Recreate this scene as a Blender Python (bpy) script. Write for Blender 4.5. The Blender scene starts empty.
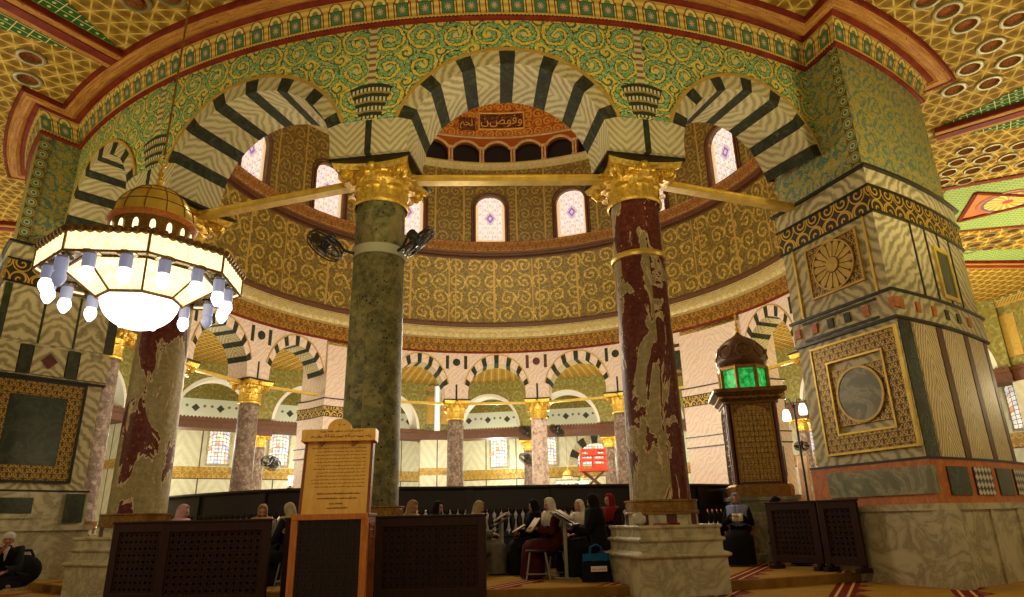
import bpy, bmesh, math, random
from math import sin, cos, pi, radians, sqrt, atan2, floor, hypot, asin, acos, tan, exp
from mathutils import Vector, Matrix
SC = bpy.context.scene
COL = SC.collection
random.seed(7)

# ------------------------------------------------------------------ basics
def lin(c):
    return tuple((v/255/12.92 if v/255 <= .04045 else ((v/255+.055)/1.055)**2.4) for v in c) + (1.0,)

def P(r, t, z):
    a = radians(t)
    return Vector((r*sin(a), -r*cos(a), z))

class MB:
    """collects faces with uv and material index, links them as ONE mesh object"""
    def __init__(s):
        s.v, s.f, s.uv, s.m, s.mi = [], [], [], [], 0
    def face(s, pts, uvs=None):
        n = len(s.v); s.v += [tuple(p) for p in pts]
        s.f.append(tuple(range(n, n+len(pts))))
        s.uv.append(uvs or [(0, 0)]*len(pts)); s.m.append(s.mi)
    def grid(s, fn, nu, nv, uvf=None, keep=None):
        """fn(i,j) -> point for i in 0..nu, j in 0..nv; uvf(i,j)"""
        n = len(s.v)
        for i in range(nu+1):
            for j in range(nv+1):
                s.v.append(tuple(fn(i, j)))
        idx = lambda i, j: n+i*(nv+1)+j
        for i in range(nu):
            for j in range(nv):
                if keep and not keep(i, j): continue
                s.f.append((idx(i, j), idx(i+1, j), idx(i+1, j+1), idx(i, j+1)))
                s.uv.append([uvf(*q) for q in ((i, j), (i+1, j), (i+1, j+1), (i, j+1))] if uvf else [(0, 0)]*4)
                s.m.append(s.mi)
    def box(s, c, d, M=None, uvs=1.0):
        cx, cy, cz = c; hx, hy, hz = d[0]/2, d[1]/2, d[2]/2
        for ax, sg in ((0, 1), (0, -1), (1, 1), (1, -1), (2, 1), (2, -1)):
            a, b = [(1, 2), (0, 2), (0, 1)][ax]
            h = (hx, hy, hz); q = []; uv = []
            for (sa, sb) in ((-1, -1), (1, -1), (1, 1), (-1, 1)):
                p = [0, 0, 0]; p[ax] = sg*h[ax]; p[a] = sa*h[a]; p[b] = sb*h[b]
                uv.append((p[a]*uvs, p[b]*uvs))
                q.append(Vector((cx+p[0], cy+p[1], cz+p[2])))
            if (sg < 0) != (ax == 1): q.reverse(); uv.reverse()
            if M: q = [M @ x for x in q]
            s.face(q, uv)
    def rev(s, prof, t0, t1, nt, c=None, M=None):
        """revolve a (r,z) profile round the z axis (centre c), uv in metres"""
        L = [0]
        for a, b in zip(prof, prof[1:]): L.append(L[-1]+hypot(a[0]-b[0], a[1]-b[1]))
        rm = max(p[0] for p in prof)
        cv = Vector(c) if c else Vector((0, 0, 0))
        def fn(i, j):
            p = P(prof[j][0], t0+(t1-t0)*i/nt, prof[j][1])+cv
            return M @ p if M else p
        s.grid(fn, nt, len(prof)-1, lambda i, j: (radians(t0+(t1-t0)*i/nt)*rm, L[j]))
    def tube(s, pts, rad, n=8, cap=True, closed=False):
        pts = [Vector(p) for p in pts]; N = len(pts)
        rr = rad if isinstance(rad, (list, tuple)) else [rad]*N
        rings = []; up = None
        for k in range(N):
            d = (pts[(k+1) % N]-pts[k-1]) if closed else (pts[min(k+1, N-1)]-pts[max(k-1, 0)])
            d.normalize()
            if up is None:
                up = Vector((0, 0, 1)) if abs(d.z) < .9 else Vector((1, 0, 0))
            a = (up - d*up.dot(d)).normalized(); b = d.cross(a); up = a
            rings.append([pts[k]+(a*cos(2*pi*i/n)+b*sin(2*pi*i/n))*rr[k] for i in range(n)])
        if closed: rings.append(rings[0])
        R = len(rings)
        s.grid(lambda i, j: rings[i][j % n], R-1, n, lambda i, j: (i*.1, j/n))
        if cap and not closed:
            s.face(list(reversed(rings[0]))); s.face(rings[-1])
    def ball(s, c, r, n=12, m=8, sc=(1, 1, 1), M=None):
        c = Vector(c)
        def fn(i, j):
            a = 2*pi*i/n; b = -pi/2+pi*j/m
            p = Vector((r*sc[0]*cos(b)*cos(a), r*sc[1]*cos(b)*sin(a), r*sc[2]*sin(b)))
            return c+(M @ p if M else p)
        s.grid(fn, n, m, lambda i, j: (i/n, j/m))
    def prism(s, out, fn0, fn1, uvf=None):
        """outline of (a,b) pairs; fn0/fn1 map them to the two caps"""
        A = [fn0(*o) for o in out]; Bq = [fn1(*o) for o in out]
        uv = [uvf(*o) for o in out] if uvf else [(o[0], o[1]) for o in out]
        s.face(A, uv); s.face(list(reversed(Bq)), list(reversed(uv)))
        n = len(out); L = 0
        for k in range(n):
            k2 = (k+1) % n; w = (A[k]-Bq[k]).length; l = (A[k]-A[k2]).length
            s.face([A[k], Bq[k], Bq[k2], A[k2]], [(-w/2, L), (w/2, L), (w/2, L+l), (-w/2, L+l)]); L += l
    def obj(s, name, mats, parent=None, smooth=None, loc=None):
        me = bpy.data.meshes.new(name)
        me.from_pydata(s.v, [], s.f)
        mats = mats if isinstance(mats, (list, tuple)) else [mats]
        for m in mats: me.materials.append(m)
        me.polygons.foreach_set('material_index', s.m)
        u = me.uv_layers.new(name='UVMap')
        flat = []
        for q in s.uv:
            for a, b in q: flat += [a, b]
        u.data.foreach_set('uv', flat)
        bm = bmesh.new(); bm.from_mesh(me)
        bmesh.ops.remove_doubles(bm, verts=bm.verts, dist=1e-5)
        bmesh.ops.recalc_face_normals(bm, faces=bm.faces)
        bm.to_mesh(me); bm.free()
        if smooth:
            me.polygons.foreach_set('use_smooth', [True]*len(me.polygons))
            me.set_sharp_from_angle(angle=radians(smooth))
        o = bpy.data.objects.new(name, me); COL.objects.link(o)
        if parent: o.parent = parent
        if loc: o.location = loc
        return o

def tag(o, label=None, cat=None, group=None, kind=None):
    if label: o['label'] = label
    if cat: o['category'] = cat
    if group: o['group'] = group
    if kind: o['kind'] = kind
    return o
def struct(o):
    o['kind'] = 'structure'; return o
def empty(name, loc, rz=0, label=None, cat=None, group=None, sc=1):
    o = bpy.data.objects.new(name, None); COL.objects.link(o)
    o.location = loc; o.rotation_euler = (0, 0, rz); o.scale = (sc, sc, sc)
    o.empty_display_size = .1
    return tag(o, label, cat, group, 'thing')
def dup(o, parent=None, label=None, loc=None, rz=None, sc=None):
    c = o.copy(); COL.objects.link(c)
    if parent: c.parent = parent
    for ch in list(o.children): dup(ch, c)
    if label: c['label'] = label
    if loc is not None: c.location = loc
    if rz is not None: c.rotation_euler = (0, 0, rz)
    if sc is not None: c.scale = (sc, sc, sc)
    return c
def bev(o, w, seg=2):
    m = o.modifiers.new('bevel', 'BEVEL'); m.width = w; m.segments = seg; m.limit_method = 'ANGLE'
    return o
def setmat(o, mat, k=0):
    o.material_slots[k].link = 'OBJECT'; o.material_slots[k].material = mat

# ------------------------------------------------------------------ node graph helper
class N:
    """a scalar socket (or float) of the shader graph with operators"""
    def __init__(s, g, x): s.g, s.x = g, x
    def _b(s, op, o, rev=False):
        return s.g.m(op, o, s) if rev else s.g.m(op, s, o)
    def __add__(s, o): return s._b('ADD', o)
    def __radd__(s, o): return s._b('ADD', o)
    def __sub__(s, o): return s._b('SUBTRACT', o)
    def __rsub__(s, o): return s._b('SUBTRACT', o, True)
    def __mul__(s, o): return s._b('MULTIPLY', o)
    def __rmul__(s, o): return s._b('MULTIPLY', o)
    def __truediv__(s, o): return s._b('DIVIDE', o)
    def __rtruediv__(s, o): return s._b('DIVIDE', o, True)
    def __pow__(s, o): return s._b('POWER', o)
    def __lt__(s, o): return s._b('LESS_THAN', o)
    def __gt__(s, o): return s._b('GREATER_THAN', o)
    def __neg__(s): return s*-1.0
    def fr(s): return s.g.m('FRACT', s)
    def fl(s): return s.g.m('FLOOR', s)
    def ab(s): return s.g.m('ABSOLUTE', s)
    def sn(s): return s.g.m('SINE', s)
    def sq(s): return s.g.m('SQRT', s)
    def mod(s, o): return s.g.m('FLOORED_MODULO', s, o)
    def mn(s, o): return s.g.m('MINIMUM', s, o)
    def mx(s, o): return s.g.m('MAXIMUM', s, o)
    def at(s, o): return s.g.m('ARCTAN2', s, o)
    def ss(s, a, b):      # smoothstep a..b
        n = s.g.nt.nodes.new('ShaderNodeMapRange'); n.interpolation_type = 'SMOOTHSTEP'
        s.g.put(n.inputs[0], s); s.g.put(n.inputs[1], a); s.g.put(n.inputs[2], b)
        return N(s.g, n.outputs[0])
    def band(s, c, w):   # 1 where |s-c|<w
        return (s-c).ab() < w

class G:
    def __init__(g, nt): g.nt = nt; g._tc = None
    def put(g, inp, v):
        if isinstance(v, N): v = v.x
        if hasattr(v, 'is_output'): g.nt.links.new(v, inp)
        else: inp.default_value = v
    def m(g, op, *a):
        n = g.nt.nodes.new('ShaderNodeMath'); n.operation = op
        for k, v in enumerate(a): g.put(n.inputs[k], v)
        return N(g, n.outputs[0])
    def tc(g, which):
        if g._tc is None: g._tc = g.nt.nodes.new('ShaderNodeTexCoord')
        return g._tc.outputs[which]
    def uv(g):
        s = g.nt.nodes.new('ShaderNodeSeparateXYZ'); g.nt.links.new(g.tc('UV'), s.inputs[0])
        return N(g, s.outputs[0]), N(g, s.outputs[1])
    def vec(g, x, y, z=0.0):
        c = g.nt.nodes.new('ShaderNodeCombineXYZ')
        for k, v in enumerate((x, y, z)): g.put(c.inputs[k], v)
        return c.outputs[0]
    def noise(g, v, sc, det=3, rough=.55, dist=0.0):
        n = g.nt.nodes.new('ShaderNodeTexNoise'); g.nt.links.new(v, n.inputs['Vector'])
        n.inputs['Scale'].default_value = sc; n.inputs['Detail'].default_value = det
        n.inputs['Roughness'].default_value = rough; n.inputs['Distortion'].default_value = dist
        return N(g, n.outputs[0])
    def voro(g, v, sc, feat='F1', out='Distance', rnd=1.0):
        n = g.nt.nodes.new('ShaderNodeTexVoronoi'); n.feature = feat; g.nt.links.new(v, n.inputs['Vector'])
        n.inputs['Scale'].default_value = sc; n.inputs['Randomness'].default_value = rnd
        return N(g, n.outputs[out])
    def vcell(g, v, sc):
        n = g.nt.nodes.new('ShaderNodeTexVoronoi'); g.nt.links.new(v, n.inputs['Vector'])
        n.inputs['Scale'].default_value = sc
        s = g.nt.nodes.new('ShaderNodeSeparateColor'); g.nt.links.new(n.outputs['Color'], s.inputs[0])
        return N(g, s.outputs[0])
    def mix(g, f, a, b):
        n = g.nt.nodes.new('ShaderNodeMix'); n.data_type = 'RGBA'
        g.put(n.inputs[0], f)
        for k, c in ((6, a), (7, b)):
            if isinstance(c, tuple): n.inputs[k].default_value = lin(c)
            else: g.nt.links.new(c, n.inputs[k])
        return n.outputs[2]
    def ramp(g, f, stops):
        n = g.nt.nodes.new('ShaderNodeValToRGB'); g.put(n.inputs[0], f)
        e = n.color_ramp.elements
        while len(e) < len(stops): e.new(.5)
        for k, (p, c) in enumerate(stops): e[k].position = p; e[k].color = lin(c)
        return n.outputs[0]

MATS = {}
def mat(name, fn=None, rough=.5, metal=0.0, col=None, emit=None, spec=.5, trans=None):
    """fn(g) -> (colour socket/tuple, bump height N or None[, rough N])"""
    m = bpy.data.materials.new(name); m.use_nodes = True; nt = m.node_tree
    b = nt.nodes['Principled BSDF']; g = G(nt)
    b.inputs['Roughness'].default_value = rough; b.inputs['Metallic'].default_value = metal
    b.inputs['Specular IOR Level'].default_value = spec
    if col: b.inputs['Base Color'].default_value = lin(col)
    if fn:
        r = fn(g)
        if not isinstance(r, tuple) or (isinstance(r[0], (int, float))): r = (r, None)
        c = r[0]
        if isinstance(c, tuple): b.inputs['Base Color'].default_value = lin(c)
        else: nt.links.new(c, b.inputs['Base Color'])
        if len(r) > 1 and r[1] is not None:
            bp = nt.nodes.new('ShaderNodeBump'); h, st, ds = (r[1] if isinstance(r[1], tuple) else (r[1], .4, .02))
            bp.inputs['Strength'].default_value = st; bp.inputs['Distance'].default_value = ds
            g.put(bp.inputs['Height'], h); nt.links.new(bp.outputs[0], b.inputs['Normal'])
        if len(r) > 2 and r[2] is not None: g.put(b.inputs['Metallic'], r[2])
        if emit and not isinstance(c, tuple): nt.links.new(c, b.inputs['Emission Color']); b.inputs['Emission Strength'].default_value = emit
    elif emit:
        b.inputs['Emission Color'].default_value = lin(col); b.inputs['Emission Strength'].default_value = emit
    if trans: b.inputs['Transmission Weight'].default_value = trans
    MATS[name] = m
    return m
# ------------------------------------------------------------------ lamp settings
KA, KI, KF, KO, KD, KW, KU = .72, 2.0, 1.7, 1.4, 1200.0, .28, 3.9
LAMP_Z = 3.6
LAMPS_AMB = [(-62, 160), (-30, 150), (9, 150), (40, 150), (74, 200), (88, 300), (104, 240)]
LAMPS_IN = [(0, 160), (60, 160), (120, 200), (180, 200), (240, 200), (300, 160)]
LAMPS_FAR = [(135, 260), (160, 260), (180, 260), (200, 260), (225, 260), (250, 260), (280, 200)]
LAMPS_OUT = [(135, 300), (165, 300), (190, 300), (215, 300), (240, 300), (270, 200)]
# ------------------------------------------------------------------ materials
def spiral(g, U, V, size, k=1.5, w=.27):
    """mirrored scrolls of vine in square cells: returns vine mask, radius in the cell, core mask"""
    a = U/size; b = V/size
    par = (a.fl()+b.fl()).mod(2.0)*2.0-1.0
    x = (a.fr()*2.0-1.0)*par; y = b.fr()*2.0-1.0
    r = (x*x+y*y).sq()
    th = y.at(x)/(2*pi)
    s = ((th+r*k).fr()-.5).ab()
    return s, r, x, y
def m_mosaic(g):
    U, V = g.uv(); Pd = radians(20.17)*11.43
    du = (((U/Pd+.5).fr()-.5)*Pd).ab()
    v3 = g.vec(U, V)
    wob = (g.noise(v3, 3.2, 3)-.5)*.36
    s, r, x, y = spiral(g, du+wob*.4, V-7.53+wob*.4, .5, 1.75)
    n1 = g.noise(v3, 16, 2)
    wd = .25+(n1-.5)*.6
    inr = r < 1.08
    vine = (s < wd)*inr
    outl = (s < wd+.09)*inr
    s2, r2, x2, y2 = spiral(g, du+.11, V-7.40, .25, 1.2)
    small = ((s2 < .16+(n1-.5)*.4)*(r2 < .95))*(r > .95)
    leaf = (g.voro(v3, 17) < .21)
    tess = g.vcell(v3, 70)
    gold = g.ramp(tess*.6+g.noise(v3, 3, 2)*.5, [(.1, (176, 150, 44)), (.5, (222, 196, 70)), (.9, (246, 228, 118))])
    green = g.ramp(tess*.5+n1*.6, [(.2, (52, 100, 82)), (.42, (92, 146, 98)), (.62, (150, 188, 116)), (.9, (206, 220, 150))])
    c = g.mix(leaf*(1.0-inr*.5), gold, (76, 116, 84))
    c = g.mix(small, c, (70, 120, 95))
    c = g.mix(outl, c, (44, 70, 62))
    c = g.mix(vine, c, green)
    c = g.mix((r < .17), c, (215, 205, 130))
    # jewelled vase above each capital
    vz = V-6.42
    hw = .15+.34*vz
    body = (du < hw)*(vz > 0.03)*(vz+du*du*.8 < .62)
    rows = ((vz+du*du*.6)*6.2+(n1-.5)*.25).fr()
    bead = ((du*17.0).fr()-.5).ab() < .27
    vc = g.mix(rows < .42, (52, 58, 44), g.mix(bead, (70, 66, 42), (214, 208, 170)))
    vc = g.mix(rows > .8, vc, (160, 140, 60))
    c = g.mix(body, c, vc)
    stem = (du < .055)*(vz > .62)
    c = g.mix(stem, c, g.mix((V*9.0).fr() > .45, (150, 95, 60), (200, 205, 150)))
    return c, ((tess+vine*2.0), .12, .01)
def m_mosaic_pier(g):
    U, V = g.uv(); v3 = g.vec(U, V)
    wob = (g.noise(v3, 3, 2)-.5)*.5
    s, r, x, y = spiral(g, U+wob, V+wob, .40, 1.5)
    n1 = g.noise(v3, 14, 2); tess = g.vcell(v3, 60)
    vine = (s < .2+(n1-.5)*.4)*(r < 1.05)
    gold = g.ramp(tess*.6+n1*.4, [(.1, (125, 118, 55)), (.5, (160, 148, 70)), (.9, (190, 176, 96))])
    green = g.ramp(tess*.6+n1*.5, [(.15, (50, 88, 72)), (.5, (88, 124, 92)), (.85, (120, 142, 120))])
    c = g.mix(vine, gold, green)
    c = g.mix((g.voro(v3, 13) < .24), c, g.ramp(g.vcell(v3, 13), [(.3, (92, 96, 116)), (.5, (196, 180, 96)), (.7, (56, 92, 84)), (.85, (132, 150, 140))]))
    return c, (tess, .12, .01)
def m_border(g):         # strip of roundels on the pier corner
    U, V = g.uv()
    y = (V/.2).fr()*2.0-1.0; x = U/.1
    r = (x*x+y*y).sq()
    c = g.mix(r < .9, (84, 84, 44), (170, 150, 70))
    c = g.mix(r < .68, c, (64, 96, 72))
    c = g.mix(r.band(.4, .13), c, (176, 190, 150))
    c = g.mix(x.ab() > .88, c, (150, 122, 56))
    return c, None
def m_drum(g):
    U, V = g.uv(); v3 = g.vec(U, V)
    wob = (g.noise(v3, 2.5, 2)-.5)*.25
    s, r, x, y = spiral(g, U+wob, V+wob, .80, 1.6)
    n1 = g.noise(v3, 7, 3); tess = g.vcell(v3, 22)
    vine = (s < .19+(n1-.5)*.45)*(r < 1.05)
    base = g.ramp(tess*.6+n1*.45, [(.1, (72, 56, 20)), (.5, (112, 88, 32)), (.95, (154, 126, 52))])
    vc = g.ramp(tess*.7+n1*.35, [(.1, (124, 100, 38)), (.6, (178, 146, 58)), (1, (222, 192, 96))])
    c = g.mix(vine, base, vc)
    c = g.mix((g.voro(v3, 3.4) < .19), c, (88, 96, 52))
    c = g.mix((g.voro(g.vec(U+3.3, V), 2.2) < .09), c, (128, 62, 36))
    per = ((U/3.98).fr()-.5).ab()
    c = g.mix((per < .012)+(per.band(.46, .006)), c, (176, 140, 66))
    return c, (tess+vine, .15, .03)
def m_drum_win(g):
    U, V = g.uv(); v3 = g.vec(U, V)
    Pd = radians(22.5)*10.2
    du = (((U/Pd).fr()-.5)*Pd).ab()     # 0 on the window axes
    n1 = g.noise(v3, 6, 3); tess = g.vcell(v3, 24)
    s, r, x, y = spiral(g, du-.15, V, .62, 1.5)
    vine = (s < .17+(n1-.5)*.4)*(r < 1.0)
    base = g.ramp(tess*.6+n1*.45, [(.1, (72, 56, 22)), (.5, (106, 84, 34)), (.95, (146, 120, 52))])
    c = g.mix(vine, base, g.ramp(tess, [(0, (120, 100, 46)), (1, (176, 148, 74))]))
    c = g.mix(du.band(1.3, .04), c, (172, 138, 62))
    c = g.mix((g.voro(v3, 4) < .17), c, (74, 88, 52))
    return c, (tess+vine, .15, .03)
def m_inscr(gold, dark, size):
    def f(g):
        U, V = g.uv(); v3 = g.vec(U, V)
        s, r, x, y = spiral(g, U, V, size, 1.2)
        n1 = g.noise(v3, 9/size, 2, .6, .6)
        on = ((s < .2)*(r < 1.0)+(n1.band(.5, .05))).mn(1.0)
        tess = g.noise(v3, 14/size, 2)
        c = g.mix(on, dark, g.ramp(tess, [(.3, tuple(int(k*.72) for k in gold)), (.7, gold)]))
        return c, (on, .6, .02)
    return f
def m_frieze(g):       # gilded scroll on black
    U, V = g.uv()
    s, r, x, y = spiral(g, U, V, .29, 1.5)
    on = ((s < .15)*(r < .86)+r.band(.95, .07)).mn(1.0)
    c = g.mix(on, (46, 36, 18), (222, 180, 72))
    return c, (on, .8, .015), on*.6
def m_gframe(g):       # fine gilded tracery
    U, V = g.uv(); v3 = g.vec(U, V)
    s, r, x, y = spiral(g, U, V, .082, 1.3)
    on = ((s < .2)*(r < .95)+((V/.082).fr().band(.02, .07))).mn(1.0)
    c = g.mix(on, (62, 44, 16), (214, 168, 62))
    return c, (on, .8, .012), on*.5
def bookmatch(cream, vein, freq=5.0, kx=1.15, ky=1.0, dist=.35, rough=.32):
    def f(g):
        U, V = g.uv(); m = U.ab(); v3 = g.vec(m, V)
        oi = g.nt.nodes.new('ShaderNodeObjectInfo'); rnd = N(g, oi.outputs['Random'])
        v4 = g.vec(m, V, rnd*20.0)
        d = m*kx+(V*ky+rnd*.3)+(g.noise(v4, 2.6, 3)-.5)*dist
        st = ((d*freq*2*pi).sn()*.5+.5)
        f2 = g.noise(v4, 30, 3)
        w = st*(.35+g.noise(v4, 3.5, 2)*1.0)+(f2-.5)*.35
        return g.ramp(w, [(.2, cream), (.55, tuple((a+b)//2 for a, b in zip(cream, vein))), (.95, vein)]), None
    return f
def plain_marble(base, vein, sc=2.0, hard=False):
    def f(g):
        o = g.tc('Object'); n = g.noise(o, sc, 6, .65, 1.4); k = (n-.5).ab()
        n2 = g.noise(o, sc*.5, 3)
        w = (k*9.0).mn(1.0)*.75+n2*.35
        return g.ramp(w, [(.12, vein), (.45, tuple((a*2+b)//3 for a, b in zip(base, vein))), (.9, base)]), None
    return f
def m_dark(g):
    o = g.tc('Object'); n = g.noise(o, 9, 5, .7, .8)
    c = g.ramp(n, [(.3, (40, 43, 31)), (.55, (60, 63, 47)), (.7, (86, 89, 68)), (.82, (124, 122, 98))])
    return c, None
def m_greencol(g):
    U, V = g.uv(); o = g.vec(U, V)
    n = g.noise(o, 2.2, 6, .7, .5); n2 = g.noise(o, 9, 5, .75); sp = g.voro(o, 11)
    c = g.ramp(n*.55+n2*.5, [(.33, (44, 44, 26)), (.45, (86, 84, 50)), (.54, (120, 116, 72)), (.66, (160, 150, 98)), (.8, (196, 184, 134))])
    c = g.mix((sp < .17)*(n2 > .45), c, (34, 30, 20))
    big = (g.noise(g.vec(U+7.3, V*.8), 1.5, 4, .6, .8) > .6)
    c = g.mix(big*.6, c, (150, 134, 88))
    return c, None
def m_redcol(g, thr=.535, off=0.0):
    U, V = g.uv(); U = U+off; o = g.vec(U*1.2, V*.42); f = g.vec(U, V)
    n = g.noise(o, 2.1, 5, .62, .9); n2 = g.noise(f, 14, 4, .75)
    red = g.ramp(n2*.8+g.noise(o, 4, 3)*.3, [(.3, (58, 24, 18)), (.5, (92, 40, 30)), (.68, (120, 64, 48)), (.85, (170, 130, 100))])
    pale = g.ramp(n2*.6+n*.5, [(.3, (110, 92, 58)), (.55, (150, 134, 90)), (.8, (196, 180, 136))])
    c = g.mix(n.ss(thr-.012, thr+.013), red, pale)
    c = g.mix(n.band(thr-.005, .012), c, (205, 180, 140))
    c = g.mix((g.voro(f, 24) < .15)*(n2 > .56), c, (200, 176, 140))
    return c, None
def m_mottle(base, spot, pale, sc=7):
    def f(g):
        U, V = g.uv(); o = g.vec(U, V)
        n = g.noise(o, sc, 5, .7, .5); n2 = g.noise(o, sc*.4, 3)
        return g.ramp(n*.7+n2*.35, [(.36, spot), (.52, base), (.66, pale)]), None
    return f
def m_gold(g):
    o = g.tc('Object'); n = g.noise(o, 22, 4, .7)
    return g.ramp(n, [(.25, (170, 122, 30)), (.5, (226, 184, 66)), (.75, (252, 226, 120))]), (n, .5, .02)
def m_goldsm(g):
    o = g.tc('Object'); n = g.noise(o, 6, 3)
    return g.ramp(n, [(.3, (206, 170, 62)), (.7, (238, 206, 100))]), None
def m_niche(g):
    U, V = g.uv()
    x = (U/.35).fr()*2.0-1.0; y = V/.43
    ax = x.ab()
    c = g.mix((V*60.0).sn() > 0.0, (196, 160, 66), (226, 196, 100))
    yy = y-.66
    ra = ((x*x)+(yy*yy*5.0)).sq()
    c = g.mix((ra < .68)*(y > .6), c, (120, 84, 34))
    c = g.mix((ra < .56)*(y > .6), c, (232, 208, 118))
    c = g.mix((ra < .3)*(y > .6), c, (120, 136, 70))
    c = g.mix((ax < .56)*(y > .17)*(y < .66), c, (66, 60, 30))
    c = g.mix((ax < .48)*(y > .2)*(y < .63), c, (70, 122, 76))
    y3 = (y-.415)*2.3
    r = (x*x+y3*y3).sq(); th = y3.at(x)
    star = r < (.20+.12*(th*8.0).sn())
    c = g.mix(star, c, (214, 168, 140))
    c = g.mix(ax.band(.74, .05)*(y > .15)*(y < .7), c, (84, 44, 24))
    c = g.mix((y < .1), c, g.mix(((U/.06).fr() > .5), (60, 44, 20), (224, 190, 90)))
    c = g.mix(y > .94, c, (224, 186, 84))
    return c, (ra, .2, .02)
def m_ceil(g):
    o = g.tc('Object'); sx = g.nt.nodes.new('ShaderNodeSeparateXYZ'); g.nt.links.new(o, sx.inputs[0])
    X, Y = N(g, sx.outputs[0]), N(g, sx.outputs[1])
    R = (X*X+Y*Y).sq(); T = X.at(-Y)
    u = T*12.6*(1/.30); v = R*(1/.30)
    l1 = (u.fr()-.5).ab(); l2 = ((u*.5+v).fr()-.5).ab(); l3 = ((v-u*.5).fr()-.5).ab()
    n = g.noise(o, 9, 3)
    line = (l1 > .455).mx((l2 > .45)).mx((l3 > .45))
    dim = (l2+l3+l1)
    base = g.ramp(dim*.55+n*.35, [(.3, (96, 66, 20)), (.6, (156, 120, 42)), (.95, (204, 168, 78))])
    c = g.mix(line, base, g.ramp(n, [(.3, (180, 148, 62)), (.7, (228, 204, 116))]))
    return c, (line+dim*.4, .6, .03)
def m_ceil_green(g):
    U, V = g.uv()
    a = (U/.24).fr(); b = (V/.15).fr()
    line = (a < .07).mx(b < .09)
    dx = a-.53; dy = (b-.54)*.62
    c = g.mix((dx*dx+dy*dy).sq() < .11, (44, 96, 36), (196, 200, 140))
    return g.mix(line, c, (214, 206, 140)), (line, .4, .02)
def m_ceil_tri(g):
    U, V = g.uv()
    a = ((U/.22)+(V/.13)).fr(); b = ((U/.22)-(V/.13)).fr()
    line = (a < .12).mx(b < .12)
    dx = a-.55; dy = b-.55
    c = g.mix((dx*dx+dy*dy).sq() < .2, (92, 140, 62), (170, 190, 110))
    return g.mix(line, c, (226, 222, 160)), (line, .4, .02)
def m_rosette(g):
    U, V = g.uv(); r = (U*U+V*V).sq(); th = V.at(U)
    c = g.mix((th*16.0+r*9.0).sn() > 0.0, (206, 140, 50), (236, 204, 120))
    c = g.mix(r > .52, c, (86, 74, 100)); c = g.mix(r > .6, c, (190, 110, 70)); c = g.mix(r < .13, c, (170, 60, 40))
    return c, None
def m_woodgold(g):
    U, V = g.uv(); n = g.noise(g.vec(U*.8, V*9.0), 3, 4)
    n2 = g.noise(g.vec(U, V), 16, 2)
    c = g.ramp(n*.8+n2*.25, [(.35, (150, 92, 40)), (.6, (196, 140, 68)), (.8, (222, 178, 98))])
    return g.mix((n2 > .64), c, (140, 70, 40)), None
def m_rednoise(a, b):
    def f(g):
        n = g.noise(g.tc('Object'), 5, 4); return g.ramp(n, [(.3, a), (.7, b)]), None
    return f
def m_wood(a, b, sc=1.0):
    def f(g):
        o = g.tc('Object'); mp = g.nt.nodes.new('ShaderNodeMapping'); g.nt.links.new(o, mp.inputs[0])
        mp.inputs['Scale'].default_value = (7*sc, 7*sc, 1.1*sc)
        n = g.noise(mp.outputs[0], 4, 4, .6, .7); return g.ramp(n, [(.3, a), (.7, b)]), (n, .12, .005)
    return f
def m_carpet(g):
    o = g.tc('Object'); sx = g.nt.nodes.new('ShaderNodeSeparateXYZ'); g.nt.links.new(o, sx.inputs[0])
    X, Y = N(g, sx.outputs[0]), N(g, sx.outputs[1])
    n = g.noise(o, 60, 2); n2 = g.noise(o, 5, 3)
    a = X*.94-Y*.34; b = X*.34+Y*.94
    p = (a/1.25).fr(); q = (b/.62).fr()
    base = g.ramp(n*.5+n2*.5, [(.3, (140, 104, 40)), (.7, (176, 138, 58))])
    red = g.ramp(n*.6+n2*.4, [(.35, (92, 22, 14)), (.65, (128, 40, 24))])
    band = p < .22
    c = g.mix(band, base, red)
    c = g.mix(p.band(.06, .012).mx(p.band(.16, .012)), c, (206, 170, 110))
    tri = ((q-.5).ab()*.5 > (p-.2)*1.6)*(p > .2)*(p < .4)
    c = g.mix(tri*(g.noise(o, 14, 1) > .42), c, red)
    return c, (n, .3, .01)
def m_glass(g):
    U, V = g.uv(); m = U.ab(); v3 = g.vec(m, V)
    s, r, x, y = spiral(g, m, V, .24, 1.3); n = g.noise(v3, 5, 2)
    line = ((s < .17)*(r < .95)).mx(((m/.12).fr()-.5).ab() > .46)
    c = g.ramp(n, [(.3, (236, 214, 190)), (.5, (250, 240, 224)), (.7, (238, 222, 226))])
    c = g.mix(line, c, g.ramp(n, [(.35, (186, 150, 104)), (.5, (160, 140, 176)), (.62, (130, 130, 190)), (.75, (200, 170, 110))]))
    d = (m/.30)+((V-.15)/.42).ab()
    c = g.mix(d < 1.0, c, (196, 172, 196)); c = g.mix(d < .62, c, (130, 104, 168)); c = g.mix(d < .3, c, (214, 180, 190))
    ed = (m > .58).mx(V < -1.02)
    return g.mix(ed, c, (226, 190, 150)), None
def m_farglass(g):
    U, V = g.uv(); c = (g.voro(g.vec(U, V), 6))
    col = g.ramp(g.vcell(g.vec(U, V), 6), [(.2, (240, 236, 220)), (.45, (150, 170, 235)), (.6, (250, 240, 215)), (.75, (220, 150, 110)), (.9, (240, 236, 224))])
    line = ((U/.18).fr() < .18).mx((V/.18).fr() < .18)
    return g.mix(line, col, (120, 104, 76)), None
def m_outer(g):
    U, V = g.uv(); m = ((U/2.0).fr()-.5).ab()*2.0
    d = m*2.2+V*1.5+(g.noise(g.vec(m, V), 2, 3)-.5)*.7
    st = (d*6.0).sn()*.5+.5
    c = g.ramp(st*.28+g.noise(g.vec(U, V), 9, 3)*.6, [(.2, (222, 220, 190)), (.6, (204, 202, 170)), (.95, (176, 174, 140))])
    return g.mix(m > .965, c, (86, 80, 52)), None
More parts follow.
